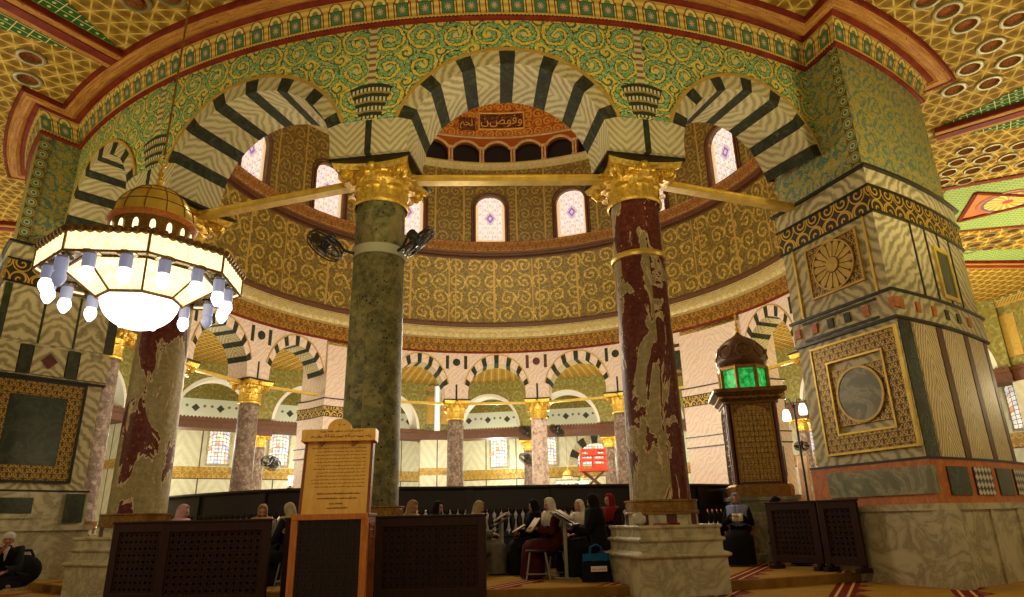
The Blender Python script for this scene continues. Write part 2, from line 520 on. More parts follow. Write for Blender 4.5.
def m_motif(g):        # white wall band with dark inlays
    U, V = g.uv(); x = (U/1.3).fr()*2.0-1.0; y = V
    c = (226, 236, 220)
    k = ((x.ab()*.65+(y).ab()) < .22)
    c2 = g.mix(k, c, (66, 70, 62))
    k2 = ((x.ab()-.7).ab()*.65+(y-.1).ab()) < .1
    return g.mix(k2, c2, (120, 124, 110)), None
def m_octgold(g):
    U, V = g.uv(); v3 = g.vec(U, V)
    s, r, x, y = spiral(g, U, V, .8, 1.5); n = g.noise(v3, 8, 3)
    on = (s < .2+(n-.5)*.4)*(r < 1.0)
    c = g.mix(on, g.ramp(n, [(.3, (110, 102, 44)), (.7, (152, 136, 62))]), g.ramp(n, [(.3, (84, 110, 66)), (.7, (176, 164, 84))]))
    return c, None
def m_lamp(g):
    U, V = g.uv(); n = g.noise(g.vec(U, V), 26, 2, .6, .8)
    return g.mix((n.band(.5, .03)), (255, 240, 190), (232, 196, 120)), None
def m_check(g):
    U, V = g.uv(); a = ((U+V)/.1).fl(); b = ((U-V)/.1).fl()
    return g.mix((a+b).mod(2.0) > .5, (40, 36, 32), (206, 200, 180)), None
def m_dome(g):
    U, V = g.uv(); v3 = g.vec(U, V); n = g.noise(v3, 5, 4, .7, .6); s, r, x, y = spiral(g, U, V, .5, 1.4)
    on = (s < .2)*(r < 1.0)
    c = g.ramp(n, [(.3, (112, 52, 18)), (.5, (184, 104, 34)), (.7, (232, 176, 74))])
    return g.mix(on, c, (222, 170, 84)), (on, .4, .03)
def m_caldome(g):
    U, V = g.uv(); n = g.noise(g.vec(U, V), 9, 3, .6, .8)
    return g.mix(n > .52, (58, 30, 16), (130, 72, 30)), None

mat('mosaic', m_mosaic, .5, spec=.3); mat('mosaic_pier', m_mosaic_pier, .45); mat('border', m_border, .5)
mat('drum', m_drum, .42, .25); mat('drum_win', m_drum_win, .45, .2)
mat('inscription', m_inscr((206, 150, 56), (84, 46, 18), .34), .4, .3)
mat('inscription2', m_inscr((196, 140, 64), (104, 48, 24), .3), .45, .2)
mat('frieze', m_frieze, .45); mat('gframe', m_gframe, .4)
CREAM, VEIN = (206, 198, 158), (126, 122, 86)
mat('voussoir', bookmatch((206, 194, 146), (156, 144, 98), 6.5, .9, 1.0, .32), .6, spec=.25)
mat('panel', bookmatch((208, 194, 144), (140, 128, 88), 5.2, .9, 1.0, .55), .45, spec=.3)
mat('panel2', bookmatch((226, 206, 150), (158, 130, 84), 7.0, 2.4, .8, .4), .45, spec=.3)
mat('impost', bookmatch((210, 198, 150), (158, 147, 104), 8.0, 1.1, -1.0, .12), .5, spec=.3)
mat('farwhite', bookmatch((232, 210, 190), (216, 190, 168), 4.0, 1.0, 1.0, .8), .4)
mat('marble', plain_marble((196, 184, 146), (146, 134, 98), 1.6), .35)
mat('graymarble', plain_marble((112, 112, 84), (170, 164, 130), 1.8), .35)
mat('orangestone', plain_marble((206, 118, 44), (166, 88, 32), 3), .5)
mat('redstone', plain_marble((104, 44, 32), (70, 30, 24), 4), .4)
mat('dark', m_dark, .7, spec=.08); mat('black', col=(24, 24, 20), rough=.35)
mat('darkgreen', plain_marble((44, 50, 36), (66, 74, 54), 3), .25)
mat('greencol', m_greencol, .48, spec=.18); mat('redcol', m_redcol, .48, spec=.18)
mat('redcol2', lambda g: m_redcol(g, .497, 4.3), .48, spec=.18)
mat('purplecol', m_mottle((128, 108, 92), (88, 66, 58), (184, 164, 144)), .5, spec=.2)
mat('whitecol', m_mottle((222, 198, 180), (104, 66, 62), (244, 230, 214), 7), .5, spec=.2)
mat('gold', m_gold, .36, .55); mat('goldsm', m_goldsm, .4, .4)
mat('goldpaint', plain_marble((206, 172, 84), (186, 148, 64), 4), .45, .25)
mat('niche', m_niche, .5); mat('ceil', m_ceil, .75, spec=.12); mat('ceilgreen', m_ceil_green, .7, spec=.12)
mat('ceiltri', m_ceil_tri, .7, spec=.12); mat('rosette', m_rosette, .5)
mat('redtrim', m_rednoise((104, 34, 22), (138, 54, 34)), .6, spec=.12); mat('woodgold', m_woodgold, .6, spec=.12)
mat('bossrim', plain_marble((150, 134, 84), (116, 110, 76), 20), .4, .2); mat('bossin', plain_marble((206, 140, 72), (120, 62, 32), 14), .5)
mat('carpet', m_carpet, .95, spec=.1); mat('carpetedge', m_rednoise((120, 86, 34), (150, 112, 50)), .95, spec=.1)
mat('glass', m_glass, .3, emit=.72); mat('farglass', m_farglass, .3, emit=.7)
mat('outer', m_outer, .4); mat('motif', m_motif, .5); mat('octgold', m_octgold, .5)
mat('band', m_inscr((226, 186, 84), (150, 112, 40), .4), .45, .2)
mat('mold', m_inscr((236, 220, 156), (196, 168, 96), .5), .4, .2)
mat('brownwood', m_wood((74, 42, 20), (112, 68, 34)), .5); mat('darkwood', m_wood((30, 18, 13), (50, 30, 21)), .5)
mat('railwood', m_wood((22, 16, 13), (36, 26, 21)), .5)
mat('screenwood', m_wood((40, 21, 15), (58, 32, 23)), .6, spec=.25)
mat('orangewood', m_wood((176, 98, 36), (216, 136, 54)), .45); mat('signwood', m_wood((234, 170, 68), (248, 200, 98), .6), .35)
mat('domegold', m_goldsm, .24, .35)
mat('signwood2', m_wood((120, 62, 26), (152, 84, 36)), .4)
mat('ink', col=(112, 62, 26), rough=.6); mat('inkdark', col=(70, 40, 20), rough=.6)
mat('dome', m_dome, .4, .4); mat('domedark', m_caldome, .5); mat('dometext', col=(232, 186, 96), rough=.4, metal=.4)
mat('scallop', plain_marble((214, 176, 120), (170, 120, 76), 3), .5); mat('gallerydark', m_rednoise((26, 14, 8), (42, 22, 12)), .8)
mat('gallerywood', m_rednoise((70, 30, 18), (92, 44, 26)), .7)
mat('lamp_panel', m_lamp, .4, emit=1.5); mat('lamp_bowl', col=(255, 248, 226), rough=.3, emit=1.8)
mat('lamp_bulb', col=(246, 248, 255), rough=.3, emit=3.2); mat('bulb_base', col=(150, 156, 190), rough=.3, emit=.35)
mat('revealglow', col=(200, 228, 240), rough=.4, emit=.9)  # bluish emission standing in for light on a pier reveal
mat('rockstone', plain_marble((74, 66, 52), (48, 42, 34), 1.2), .9)
mat('chrome', col=(170, 160, 140), rough=.25, metal=.9)
mat('greenglow', lambda g: (g.ramp(g.noise(g.tc('Object'), 9, 2), [(.35, (20, 150, 60)), (.6, (60, 235, 110)), (.75, (150, 250, 180))]), None), .3, emit=.45)
mat('lampwhite', col=(255, 246, 226), rough=.4, emit=1.6)
mat('brassdark', m_inscr((160, 118, 54), (84, 56, 26), .2), .4, .5); mat('brasspanel', m_inscr((240, 196, 104), (158, 118, 56), .11), .35, .5)
mat('brassgold', plain_marble((156, 116, 48), (112, 76, 28), 8), .35, .6); mat('domebrown', plain_marble((104, 68, 34), (62, 36, 18), 6), .4, .3)
mat('mahogany', m_wood((72, 24, 14), (98, 38, 22)), .3)
mat('fanblack', col=(34, 30, 20), rough=.45); mat('fanblade', col=(74, 62, 38), rough=.4); mat('clamp', col=(196, 196, 160), rough=.4)
mat('pinkstone', plain_marble((236, 196, 160), (214, 164, 126), 2), .5); mat('redpaint', col=(206, 66, 34), rough=.5)
mat('steel', col=(150, 146, 128), rough=.4, metal=.5); mat('standtop', m_wood((74, 62, 44), (98, 84, 60)), .5)
mat('skin', col=(188, 130, 100), rough=.55); mat('skin2', col=(160, 104, 78), rough=.55); mat('eye', col=(30, 22, 18), rough=.3); mat('lip', col=(140, 70, 60), rough=.5)
def fabric(n, a): mat(n, lambda g: (g.ramp(g.noise(g.tc('Object'), 9, 3), [(.3, tuple(int(k*.8) for k in a)), (.7, a)]), (g.noise(g.tc('Object'), 7, 3), .25, .02)), .9, spec=.15)
for n, a in dict(f_black=(26, 24, 24), f_navy=(34, 34, 44), f_blue=(150, 160, 200), f_white=(226, 216, 196), f_pink=(206, 160, 156), f_tan=(176, 140, 98), f_beige=(186, 164, 124), f_red=(132, 28, 30), f_maroon=(78, 26, 26), f_grey=(120, 112, 100), f_bluebag=(30, 96, 140)).items(): fabric(n, a)
mat('paper', col=(224, 214, 186), rough=.8); mat('bookbrown', col=(150, 84, 40), rough=.7); mat('printpink', col=(214, 130, 120), rough=.7)
mat('hairgrey', col=(186, 178, 164), rough=.8)
mat('check', m_check, .35); mat('white', col=(226, 222, 206), rough=.6); mat('grille', col=(70, 60, 44), rough=.5)
M = MATS
# ------------------------------------------------------------------ the ring arcade
RF, RB, RC, RD = 11.43, 10.5, 10.78, 10.2
SP = 20.17                      # spacing of the columns, degrees
HB = 2.88                       # half width of the blocks over the columns
# springing, rise of intrados and extrados, top and foot of the blocks: near quadrant, other quadrants
SETS = {0: (6.0, 1.24, 1.47, 6.4, 5.86), 1: (6.34, 1.46, 1.86, 6.82, 6.10)}
ARCHES = []                     # (centre, half width)
for q in range(4):
    for c, w in ((-29.5, 6.42), (-SP/2, SP/2-HB), (SP/2, SP/2-HB), (29.5, 6.42)):
        ARCHES.append((q*90+c, w))
def zlow(t):
    qn = 0 if abs((t+180) % 360-180) < 45 else 1
    ZS, BI, BE, ZB, ZF = SETS[qn]; z = ZB
    for c, w in ARCHES:
        d = (t-c+180) % 360-180
        we = w+1.05
        if abs(d) < we: z = max(z, ZS+BE*sqrt(max(0, 1-(d/we)**2)))
    return z
def ring_wall(R, ztop, name, m):
    mb = MB()
    for q in range(4):
        t0, t1 = q*90-37, q*90+37
        n = 260
        zs = [zlow(t0+(t1-t0)*i/n) for i in range(n+1)]
        mb.grid(lambda i, j: P(R, t0+(t1-t0)*i/n, zs[i]+(ztop-zs[i])*j/3), n, 3,
                lambda i, j: (radians(t0+(t1-t0)*i/n)*R, zs[i]+(ztop-zs[i])*j/3))
    return struct(mb.obj(name, m, smooth=40))
w_ = ring_wall(RF, 8.06, 'wall_arcade', M['mosaic'])
w_ = ring_wall(RB, 8.31, 'wall_arcade_inner', M['farwhite'])

def make_arch(w, qn):
    """one striped arch over angle 0, local = world rotated to angle 0"""
    mb = MB(); NB = 13; ZS, BI, BE, ZB, ZF = SETS[qn]; A0 = asin((ZB-ZS)/BE)
    wts = [(.74 if k % 2 == 0 else 1.3) for k in range(NB)]
    tot = sum(wts); acc = 0
    pt = lambda r, ex, ph: P(r, -(w+(1.05 if ex else 0))*cos(ph), ZS+(BE if ex else BI)*sin(ph))
    for k in range(NB):
        p0 = A0+(pi-2*A0)*acc/tot; acc += wts[k]; p1 = A0+(pi-2*A0)*acc/tot
        Lr = (p1-p0)*1.35
        ns = 3
        for (ra, ea, rb, eb, mi) in ((RF+.015, 1, RF+.015, 0, 1 if k % 2 == 0 else 0), (RF+.015, 0, RB-.015, 0, 1 if k % 2 == 0 else 0), (RB-.015, 0, RB-.015, 1, 3 if k % 2 == 0 else 2)):
            mb.mi = mi
            wd = (RF-RB) if ra != rb else .24
            off = 0 if ra != rb else .3
            mb.grid(lambda i, j: pt(rb if j else ra, eb if j else ea, p0+(p1-p0)*i/ns), ns, 1,
                    lambda i, j: (off+(j-.5)*wd, (i/ns-.5)*Lr))
    return mb, pt
def make_archivolt(w, qn):
    mb = MB(); ns = 40; ZS, BI, BE, ZB, ZF = SETS[qn]; A0 = asin((ZB-ZS)/BE)
    for r0, sg in ((RF, 1), (RB, -1)):
        pr = [(0, 0), (.03, 0), (.03, .05), (0, .05)]
        def fn(i, j):
            ph = A0+(pi-2*A0)*i/ns; d = pr[j]
            return P(r0+sg*d[0], -(w+1.05+degrees_(d[1], r0))*cos(ph), ZS+(BE+d[1])*sin(ph))
        mb.grid(fn, ns, 3, lambda i, j: (i*.1, j*.05))
    return mb
def degrees_(d, r): return d/r*180/pi
AM = {}
def place_arch(c, w, label, near):
    qn = 0 if near else 1; key = (round(w, 2), qn)
    if key not in AM:
        mb, _ = make_arch(w, qn); a = mb.obj('striped_arch', [M['voussoir'], M['dark'], M['farwhite'], M['dark']], smooth=30)
        v = make_archivolt(w, qn).obj('archivolt', M['goldpaint'], a)
        AM[key] = a; o = a
    else: o = dup(AM[key])
    o.rotation_euler = (0, 0, radians(c))
    tag(o, label, 'arch', 'striped arches of the ring' , 'thing')
nm = {0: 'near', 1: 'east', 2: 'far', 3: 'west'}
AL = {(0, 0): 'narrow striped marble arch between left pier and the red-white column behind the chandelier', (0, 1): 'large striped arch on the left ending on the green column capital', (0, 2): 'wide central striped arch between the green column and the dark red column',
      (0, 3): 'striped arch springing from dark red column to the big right pier',
      (2, 0): 'far pale striped arch just left of the gold and brown domed shrine', (2, 1): 'far pale striped arch right of the white veined column', (2, 2): 'far pale striped arch between the white and the purple column', (2, 3): 'far pale striped arch left of the purple column, beside green column',
      (1, 0): 'far side arch behind the right pier, next to it low down', (1, 1): 'side arch hidden beyond the right pier', (1, 2): 'side arch second beyond the right pier', (1, 3): 'side arch by the far right pier, above the domed shrine',
      (3, 0): 'pale arch over far left column, right half beside green column', (3, 1): 'pale far arch left of the far left purple column', (3, 2): 'side arch behind the chandelier bulbs', (3, 3): 'side arch hidden behind the left pier'}
for k, (c, w) in enumerate(ARCHES):
    place_arch(c, w, AL[(k//4, k % 4)], k < 4)

# ------------------------------------------------------------------ columns
def loc_pt(r, t, z):          # polar about the ring centre -> local frame of a column at angle 0
    return P(r, t, z)-P(RC, 0, 0)
def capital_mb(R0=.36, H=.46, W=.57):
    mb = MB()
    mb.rev([(R0+.03, -.10), (R0+.05, -.08), (R0+.05, -.05), (R0+.02, -.03), (R0+.02, 0), (R0+.01, .1), (R0+.04, .25), (R0+.12, H-.07)], 0, 360, 24)
    def leaf(a, z0, h, r0, out, wd):
        def fn(i, j):
            u = i/6*2-1; v = j/8
            ww = wd*(1-.25*v)*(1+.12*sin(v*22)); cur = max(0, v-.62)/.38
            rr = r0+.03+out*v*v+.10*cur*cur-.035*abs(u)*1.0
            zz = z0+h*(v-.30*cur*cur)
            t = a+u*ww/rr*57.3*.5
            return P(rr, t, zz)
        mb.grid(fn, 6, 8, lambda i, j: (i/6, j/8))
    for k in range(8): leaf(k*45, .0, .22, R0, .03, .26)
    for k in range(8): leaf(k*45+22.5, .10, .27, R0, .06, .28)
    for k in range(16): leaf(k*22.5+11, .26, .13, R0+.07, .05, .12)
    for k in range(4):
        a = 45+90*k; d = P(1, a, 0)
        for sg in (-1, 1):
            side = Vector((-d.y, d.x, 0))*sg*.05
            pts = []
            for i in range(15):
                th = i/14*pi*2.6; rr = .11*(1-i/17)
                pts.append(d*(W*1.18-.08+rr*cos(th+pi*.5)*.9)+Vector((0, 0, H-.13+rr*sin(th+pi*.5)))+side)
            mb.tube(pts, [.032]*15, 6)
        mb.ball(d*(W*1.18-.08)+Vector((0, 0, H-.13)), .07, 8, 6)
    # abacus with hollow sides
    out = []
    for k in range(4):
        for i in range(8):
            u = -1+2*i/8; dp = W-.10*(1-u*u)
            x, y = u*W, -dp
            c, s_ = cos(k*pi/2), sin(k*pi/2)
            out.append((x*c-y*s_, x*s_+y*c))
    mb.prism(out, lambda a, b: Vector((a*.94, b*.94, H-.09)), lambda a, b: Vector((a, b, H)))
    for k in range(4):
        d = P(W-.1, 90*k, H-.05); mb.ball(d, .075, 8, 6)
    return mb
def pedestal_mb():
    mb = MB()
    prof = [(.56, 0), (.56, .42), (.60, .44), (.60, .47), (.53, .50), (.53, .60), (.56, .62), (.56, .645), (.52, .66), (.52, .75), (.54, .77), (.54, .80)]
    for k in range(len(prof)-1):
        (a, z0), (b, z1) = prof[k], prof[k+1]
        for s_ in range(4):
            c, q = cos(s_*pi/2), sin(s_*pi/2)
            R_ = lambda x, y, z: Vector((x*c-y*q, x*q+y*c, z))
            mb.face([R_(-a, -a, z0), R_(a, -a, z0), R_(b, -b, z1), R_(-b, -b, z1)], [(-a, z0), (a, z0), (b, z1), (-b, z1)])
    mb.face([(-.54, -.54, .8), (.54, -.54, .8), (.54, .54, .8), (-.54, .54, .8)])
    mb.face([(-.56, -.56, 0), (-.56, .56, 0), (.56, .56, 0), (.56, -.56, 0)])
    return mb
def make_column(qn):
    ZS, BI, BE, ZB, ZF = SETS[qn]; A0 = asin((ZB-ZS)/BE)
    e = empty('marble_column', P(RC, 0, 0), 0)
    bev(pedestal_mb().obj('pedestal', M['marble'], e), .008)
    mb = MB()
    for k in range(8):            # striped low drum
        mb.mi = k % 2
        mb.rev([(.0, .80), (.45, .80), (.45, .925), (.3, .925)], k*45+.0, k*45+28, 4); mb.mi = 2
        mb.rev([(.0, .80), (.448, .80), (.448, .925), (.3, .925)], k*45+28, k*45+45, 3)
    mb.obj('base_drum', [M['marble'], M['marble'], M['redstone']], e, smooth=40)
    mb = MB(); mb.rev([(.38, .925), (.47, .925), (.47, .95), (.455, .96), (.455, 1.07), (.47, 1.08), (.47, 1.10), (.38, 1.10)], 0, 360, 32)
    mb.obj('base_band', M['brassgold'], e, smooth=40)
    mb = MB(); mb.rev([(.39, 1.09), (.385, 1.3)]+[(.385-.035*((z-1.3)/4.0)**1.2, z) for z in (1.8, 2.4, 3.0, 3.6, 4.2, 4.8, 5.3)]+[(.35, 5.36)], 0, 360, 40)
    mb.obj('shaft', M['purplecol'], e, smooth=50)
    c = capital_mb().obj('capital', M['gold'], e, smooth=50); c.location = (0, 0, 5.36); c.scale = (1, 1, (ZF-.04-5.36)/.46)
    mb = MB(); mb.box((0, 0, ZF-.02), (1.2, 1.2, .045)); mb.obj('cushion_slab', M['black'], e)
    mb = MB()
    L = []
    for i in range(7):            # right boundary follows the intrados
        ph = A0*i/6; L.append((SP/2-(SP/2-HB)*cos(ph), ZS+BI*sin(ph)))
    L = [(HB, ZF)]+L
    tx = SP/2-(SP/2-HB+1.05)*cos(A0)
    L.append((tx, ZB))
    out = [(-a, b) for a, b in L]+[(a, b) for a, b in reversed(L)]
    for t0, t1, mi in ((-9, -.24, 0), (-.24, .24, 1), (.24, 9, 0)):
        mb.mi = mi
        o2 = [(min(max(a, t0), t1), b) for a, b in out]
        o3 = [o2[0]]
        for q in o2[1:]:
            if hypot(q[0]-o3[-1][0], q[1]-o3[-1][1]) > 1e-4: o3.append(q)
        mid = 0 if mi else (1.62 if t0 > 0 else -1.62)
        mb.prism(o3, lambda a, b: loc_pt(RF+.02, a, b), lambda a, b: loc_pt(RB-.02, a, b), lambda a, b: (radians(a-mid)*RF, b-6.1))
    mb.obj('impost_block', [M['impost'], M['dark']], e)
    return e
colN, colF = make_column(0), make_column(1)
CL = {(0, -1): ('redcol2', 'red and cream marble column behind the chandelier'), (0, 0): ('greencol', 'dark green marble column with two black fans clamped on'), (0, 1): ('redcol', 'dark red and olive marble column with gold ring and gilded capital'),
      (1, -1): ('purplecol', 'grey column nearest behind the right pier'), (1, 0): ('purplecol', 'middle grey column beyond the right pier'), (1, 1): ('purplecol', 'grey column beyond the domed shrine, by the right pier edge'),
      (2, -1): ('purplecol', 'far column hidden behind the dark red column'), (2, 0): ('whitecol', 'far white veined marble column near the orange lift'), (2, 1): ('purplecol', 'far grey-purple marble column right of the green column'),
      (3, -1): ('purplecol', 'far left grey-purple column seen between chandelier column and sign'), (3, 0): ('purplecol', 'far grey column behind the red and cream column'), (3, 1): ('purplecol', 'far grey column behind the left pier')}
first = True
COLS = {}
for q in range(4):
    for k in (-1, 0, 1):
        t = q*90+k*SP
        o = (colN if k == -1 else dup(colN)) if q == 0 else (colF if (q, k) == (1, -1) else dup(colF))
        o.location = P(RC, t, 0); o.rotation_euler = (0, 0, radians(t))
        mt, lb = CL[(q, k)]
        tag(o, lb, 'column', None)
        for ch in o.children:
            if ch.name.startswith('shaft'): setmat(ch, M[mt])
            if q and ch.name.startswith('impost'): setmat(ch, M['farwhite'])
        COLS[(q, k)] = o
# bands on the near shafts
mb = MB(); mb.rev([(.36, 4.40), (.395, 4.40), (.41, 4.44), (.395, 4.48), (.36, 4.48)], 0, 360, 32)
mb.obj('gold_ring', M['goldsm'], COLS[(0, 1)], smooth=40)['label'] = 'gold ring round the red shaft'
mb = MB(); mb.rev([(.36, 4.48), (.375, 4.48), (.375, 4.62), (.36, 4.62)], 0, 360, 32)
mb.obj('clamp_band', M['clamp'], COLS[(0, 0)], smooth=40)['label'] = 'pale clamp band round the green shaft'

# ------------------------------------------------------------------ tie beams
def tie(t0, t1, label, r0=RC, r1=RC):
    zt = 5.74 if abs((t0+180) % 360-180) < 45 else 5.98; a, b = P(r0, t0, zt), P(r1, t1, zt); d = b-a; L = d.length; ang = atan2(d.y, d.x)
    mb = MB(); mb.box((0, 0, 0), (L, .14, .07)); mb.box((0, 0, .04), (L, .18, .018)); mb.box((0, 0, -.04), (L, .16, .012))
    o = mb.obj('tie_beam', M['goldsm']); o.location = (a+b)/2; o.rotation_euler = (0, 0, ang)
    tag(o, label, 'beam', None, 'thing')
TL = {(0, 0): 'gold tie beam from the left pier to the chandelier column', (0, 1): 'sloping gold tie beam left of the green column capital', (0, 2): 'gold tie beam crossing the central arch', (0, 3): 'gold tie beam from dark red column to the right pier',
      (2, 0): 'far thin gold tie beam behind the dark red column', (2, 1): 'far thin gold tie beam right of the white veined column', (2, 2): 'far thin gold tie beam between purple and white column', (2, 3): 'far thin gold tie beam just right of the green column',
      (1, 3): 'thin gold tie beam beyond the domed shrine', (3, 0): 'thin gold tie beam right of the far left grey-purple column', (3, 1): 'thin gold tie beam left of the far left grey-purple column'}
for q in range(4):
    for k, (a, b) in enumerate(((-36.3, -SP-1.9), (-SP+1.9, -1.9), (1.9, SP-1.9), (SP+1.9, 36.3))):
        if (q, k) in TL: tie(q*90+a, q*90+b, TL[(q, k)])

# ------------------------------------------------------------------ piers
def plan(out, n0, n1, f0, f1, n=14):
    """outline (r,t) of a pier: near side, outer arc, far side, inner arc, each with its own u run"""
    ro, ri = 12.15+out, 10.33-out
    e = degrees_(out, 11.2)
    N0, N1, F0, F1 = n0-e, n1-e, f0+e, f1+e     # n0 inner near, n1 outer near, f1 outer far, f0 inner far
    s = [[(ri, N0), (ro, N1)], [(ro, N1+(F1-N1)*i/n) for i in range(n+1)], [(ro, F1), (11.43, F0), (ri, F0)], [(ri, F0+(N0-F0)*i/n) for i in range(n+1)]]
    return s
def pier_band(pl, z0, z1, mats_, name, parent, sub=1):
    """extrudes a pier outline; mats_ for near, outer, far, inner sides"""
    mb = MB()
    used = []
    for k, side in enumerate(pl):
        pts = [P(r, t, 0) for r, t in side]; L = [0]
        for a, b in zip(pts, pts[1:]): L.append(L[-1]+(b-a).length)
        m = mats_[k] if isinstance(mats_, (list, tuple)) else mats_
        if m not in used: used.append(m)
        mb.mi = used.index(m); zc = (z0+z1)/2
        mb.grid(lambda i, j: Vector((pts[i].x, pts[i].y, z1 if j else z0)), len(pts)-1, 1, lambda i, j: (L[i]-L[-1]/2, (z1 if j else z0)-zc))
    mb.mi = 0
    ring = [q for s_ in pl for q in s_[:-1]]
    for z in (z0, z1):
        mb.face([P(r, t, z) for r, t in ring])
    return mb.obj(name, used, parent, smooth=30)
PIER_SEC = [('dado', 0, .90, .16, 'marble'), ('dado_cap', .90, .98, .20, 'marble'), ('plinth_course', .98, 1.53, .08, 'orangestone'), ('lower_line', 1.53, 1.56, .09, 'black'),
            ('panel_zone', 1.56, 3.43, .0, 'panel'), ('dark_line', 3.43, 3.47, .05, 'black'), ('inlay_band', 3.47, 3.83, .03, 'panel'), ('dark_line', 3.83, 3.87, .06, 'black'),
            ('upper_zone', 3.87, 5.06, .0, 'panel'), ('dark_line', 5.06, 5.09, .04, 'black'), ('frieze', 5.09, 5.47, .02, 'frieze'), ('dark_line', 5.47, 5.50, .05, 'black'),
            ('upper_course', 5.50, 5.78, .02, 'panel'), ('ledge', 5.78, 5.82, .08, 'black'), ('mosaic_face', 5.82, 8.06, -.05, 'mosaic_pier')]
class Face:
    """flat face of a pier: s along from inner to outer edge, z up, o = out of the face"""
    def __init__(s, a, b, flip):
        s.A = P(a[0], a[1], 0); d = P(b[0], b[1], 0)-s.A; s.L = d.length; s.d = d.normalized()
        s.n = Vector((-s.d.y, s.d.x, 0))*(-1 if flip else 1)
        s.flip = flip
    def p(f, s, z, o): return f.A+f.d*s+f.n*o+Vector((0, 0, z))
    def plate(f, mb, s0, s1, z0, z1, o=.02, back=-.03):
        sc, zc = (s0+s1)/2, (z0+z1)/2
        out = [(s0, z0), (s1, z0), (s1, z1), (s0, z1)]
        mb.prism(out, lambda a, b: f.p(a, b, o), lambda a, b: f.p(a, b, back), lambda a, b: (a-sc, b-zc))
    def frame(f, mb, s0, s1, z0, z1, w, o=.03):
        f.plate(mb, s0, s1, z0, z0+w, o); f.plate(mb, s0, s1, z1-w, z1, o)
        f.plate(mb, s0, s0+w, z0+w, z1-w, o-.001); f.plate(mb, s1-w, s1, z0+w, z1-w, o-.001)
    def disc(f, mb, s, z, r, o, back=-.02, n=32, ri=0):
        pr = lambda k, rr, oo: f.p(s+rr*cos(2*pi*k/n), z+rr*sin(2*pi*k/n), oo)
        uvd = lambda k, rr: (rr*cos(2*pi*k/n), rr*sin(2*pi*k/n))
        prof = [(r, back), (r, o), (ri, o)]+([(ri, back)] if ri else [])
        mb.grid(lambda i, j: pr(i, *prof[j]), n, len(prof)-1, lambda i, j: uvd(i, prof[j][0]))
def make_pier(tc, sg, label, near):
    """sg=+1: the angle grows from the near side face to the far one (right pier)"""
    n0, n1, f0, f1 = (tc-7.7*sg, tc-9*sg, tc+9*sg, tc+4.5*sg) if near else (tc-8.2*sg, tc-9*sg, tc+8.2*sg, tc+9*sg)
    if sg > 0: mk = lambda o: plan(o, n0, n1, f0, f1)
    else:      # mirrored outline
        def mk(o):
            s = plan(o, -n0, -n1, -f0, -f1); return [[(r, -t) for r, t in q] for q in s]
    e = empty('marble_pier', P(11.2, tc, 0), radians(tc), label, 'pier')
    inv = (Matrix.Translation(P(11.2, tc, 0)) @ Matrix.Rotation(radians(tc), 4, 'Z')).inverted()
    parts = []
    for nmz, z0, z1, out, m in PIER_SEC:
        ms = M[m]
        if nmz == 'panel_zone': ms = [M['panel'], M['panel2'], M['panel'], M['panel']]
        if not near and nmz in ('panel_zone', 'inlay_band', 'upper_zone', 'upper_course', 'mosaic_face'): ms = M['farwhite']
        parts.append(pier_band(mk(out), z0, z1, ms, nmz, e))
    f = Face((10.2, n0), (12.15, n1), sg > 0)
    return e, inv, parts, f
def finish_pier(e, inv, parts):
    for o in parts:
        o.parent = e; o.data.transform(inv)
def add(parts, mb, name, mats_, label=None, smooth=None):
    o = mb.obj(name, mats_, None, smooth=smooth); parts.append(o)
    if label: o['label'] = label
    return o
def pbox(mb, t0, t1, z0, z1, r0, r1, n=6):
    tm = (t0+t1)/2
    out = [(t0+(t1-t0)*i/n, z0) for i in range(n+1)]+[(t1+(t0-t1)*i/n, z1) for i in range(n+1)]
    # curved plate: build as grid on the front plus rim
    mb.grid(lambda i, j: P(r1, t0+(t1-t0)*i/n, z1 if j else z0), n, 1, lambda i, j: (radians(t0+(t1-t0)*i/n-tm)*r1, (z1 if j else z0)-(z0+z1)/2))
    for a, b in ((0, 1), (1, 2), (2, 3), (3, 0)):
        pass
    for z in (z0, z1): mb.grid(lambda i, j: P(r1 if j else r0, t0+(t1-t0)*i/n, z), n, 1)
    for t in (t0, t1): mb.face([P(r0, t, z0), P(r1, t, z0), P(r1, t, z1), P(r0, t, z1)])
# --- right pier
e, inv, parts, f = make_pier(45, 1, 'big marble pier on the right with gilded square frame and rosette', True)
mb = MB(); f.frame(mb, .44, 1.93, 1.73, 3.32, .25, .035); add(parts, mb, 'gilded_frame', M['gframe'], 'gilded square frame of fine tracery')
mb = MB()
f.frame(mb, .41, 1.96, 1.70, 3.35, .03, .05); f.frame(mb, .68, 1.69, 1.97, 3.08, .03, .05); add(parts, mb, 'frame_moulding', M['goldsm'])
mb = MB(); f.plate(mb, .70, 1.67, 2.10, 2.93, .02); add(parts, mb, 'gilded_square', M['gframe'])
mb = MB(); f.disc(mb, 1.185, 2.52, .38, .035); add(parts, mb, 'medallion', M['graymarble'], 'round grey marble disc', 40)
mb = MB(); f.disc(mb, 1.185, 2.52, .41, .045, ri=.375); add(parts, mb, 'medallion_ring', M['goldpaint'], None, 40)
mb = MB(); f.plate(mb, .64, 1.62, 4.13, 4.95, .012); add(parts, mb, 'rosette_ground', M['gframe'])
mb = MB()
f.frame(mb, .62, 1.64, 4.11, 4.97, .035, .03); f.disc(mb, 1.13, 4.54, .40, .035, ri=.375); f.disc(mb, 1.13, 4.54, .115, .05)
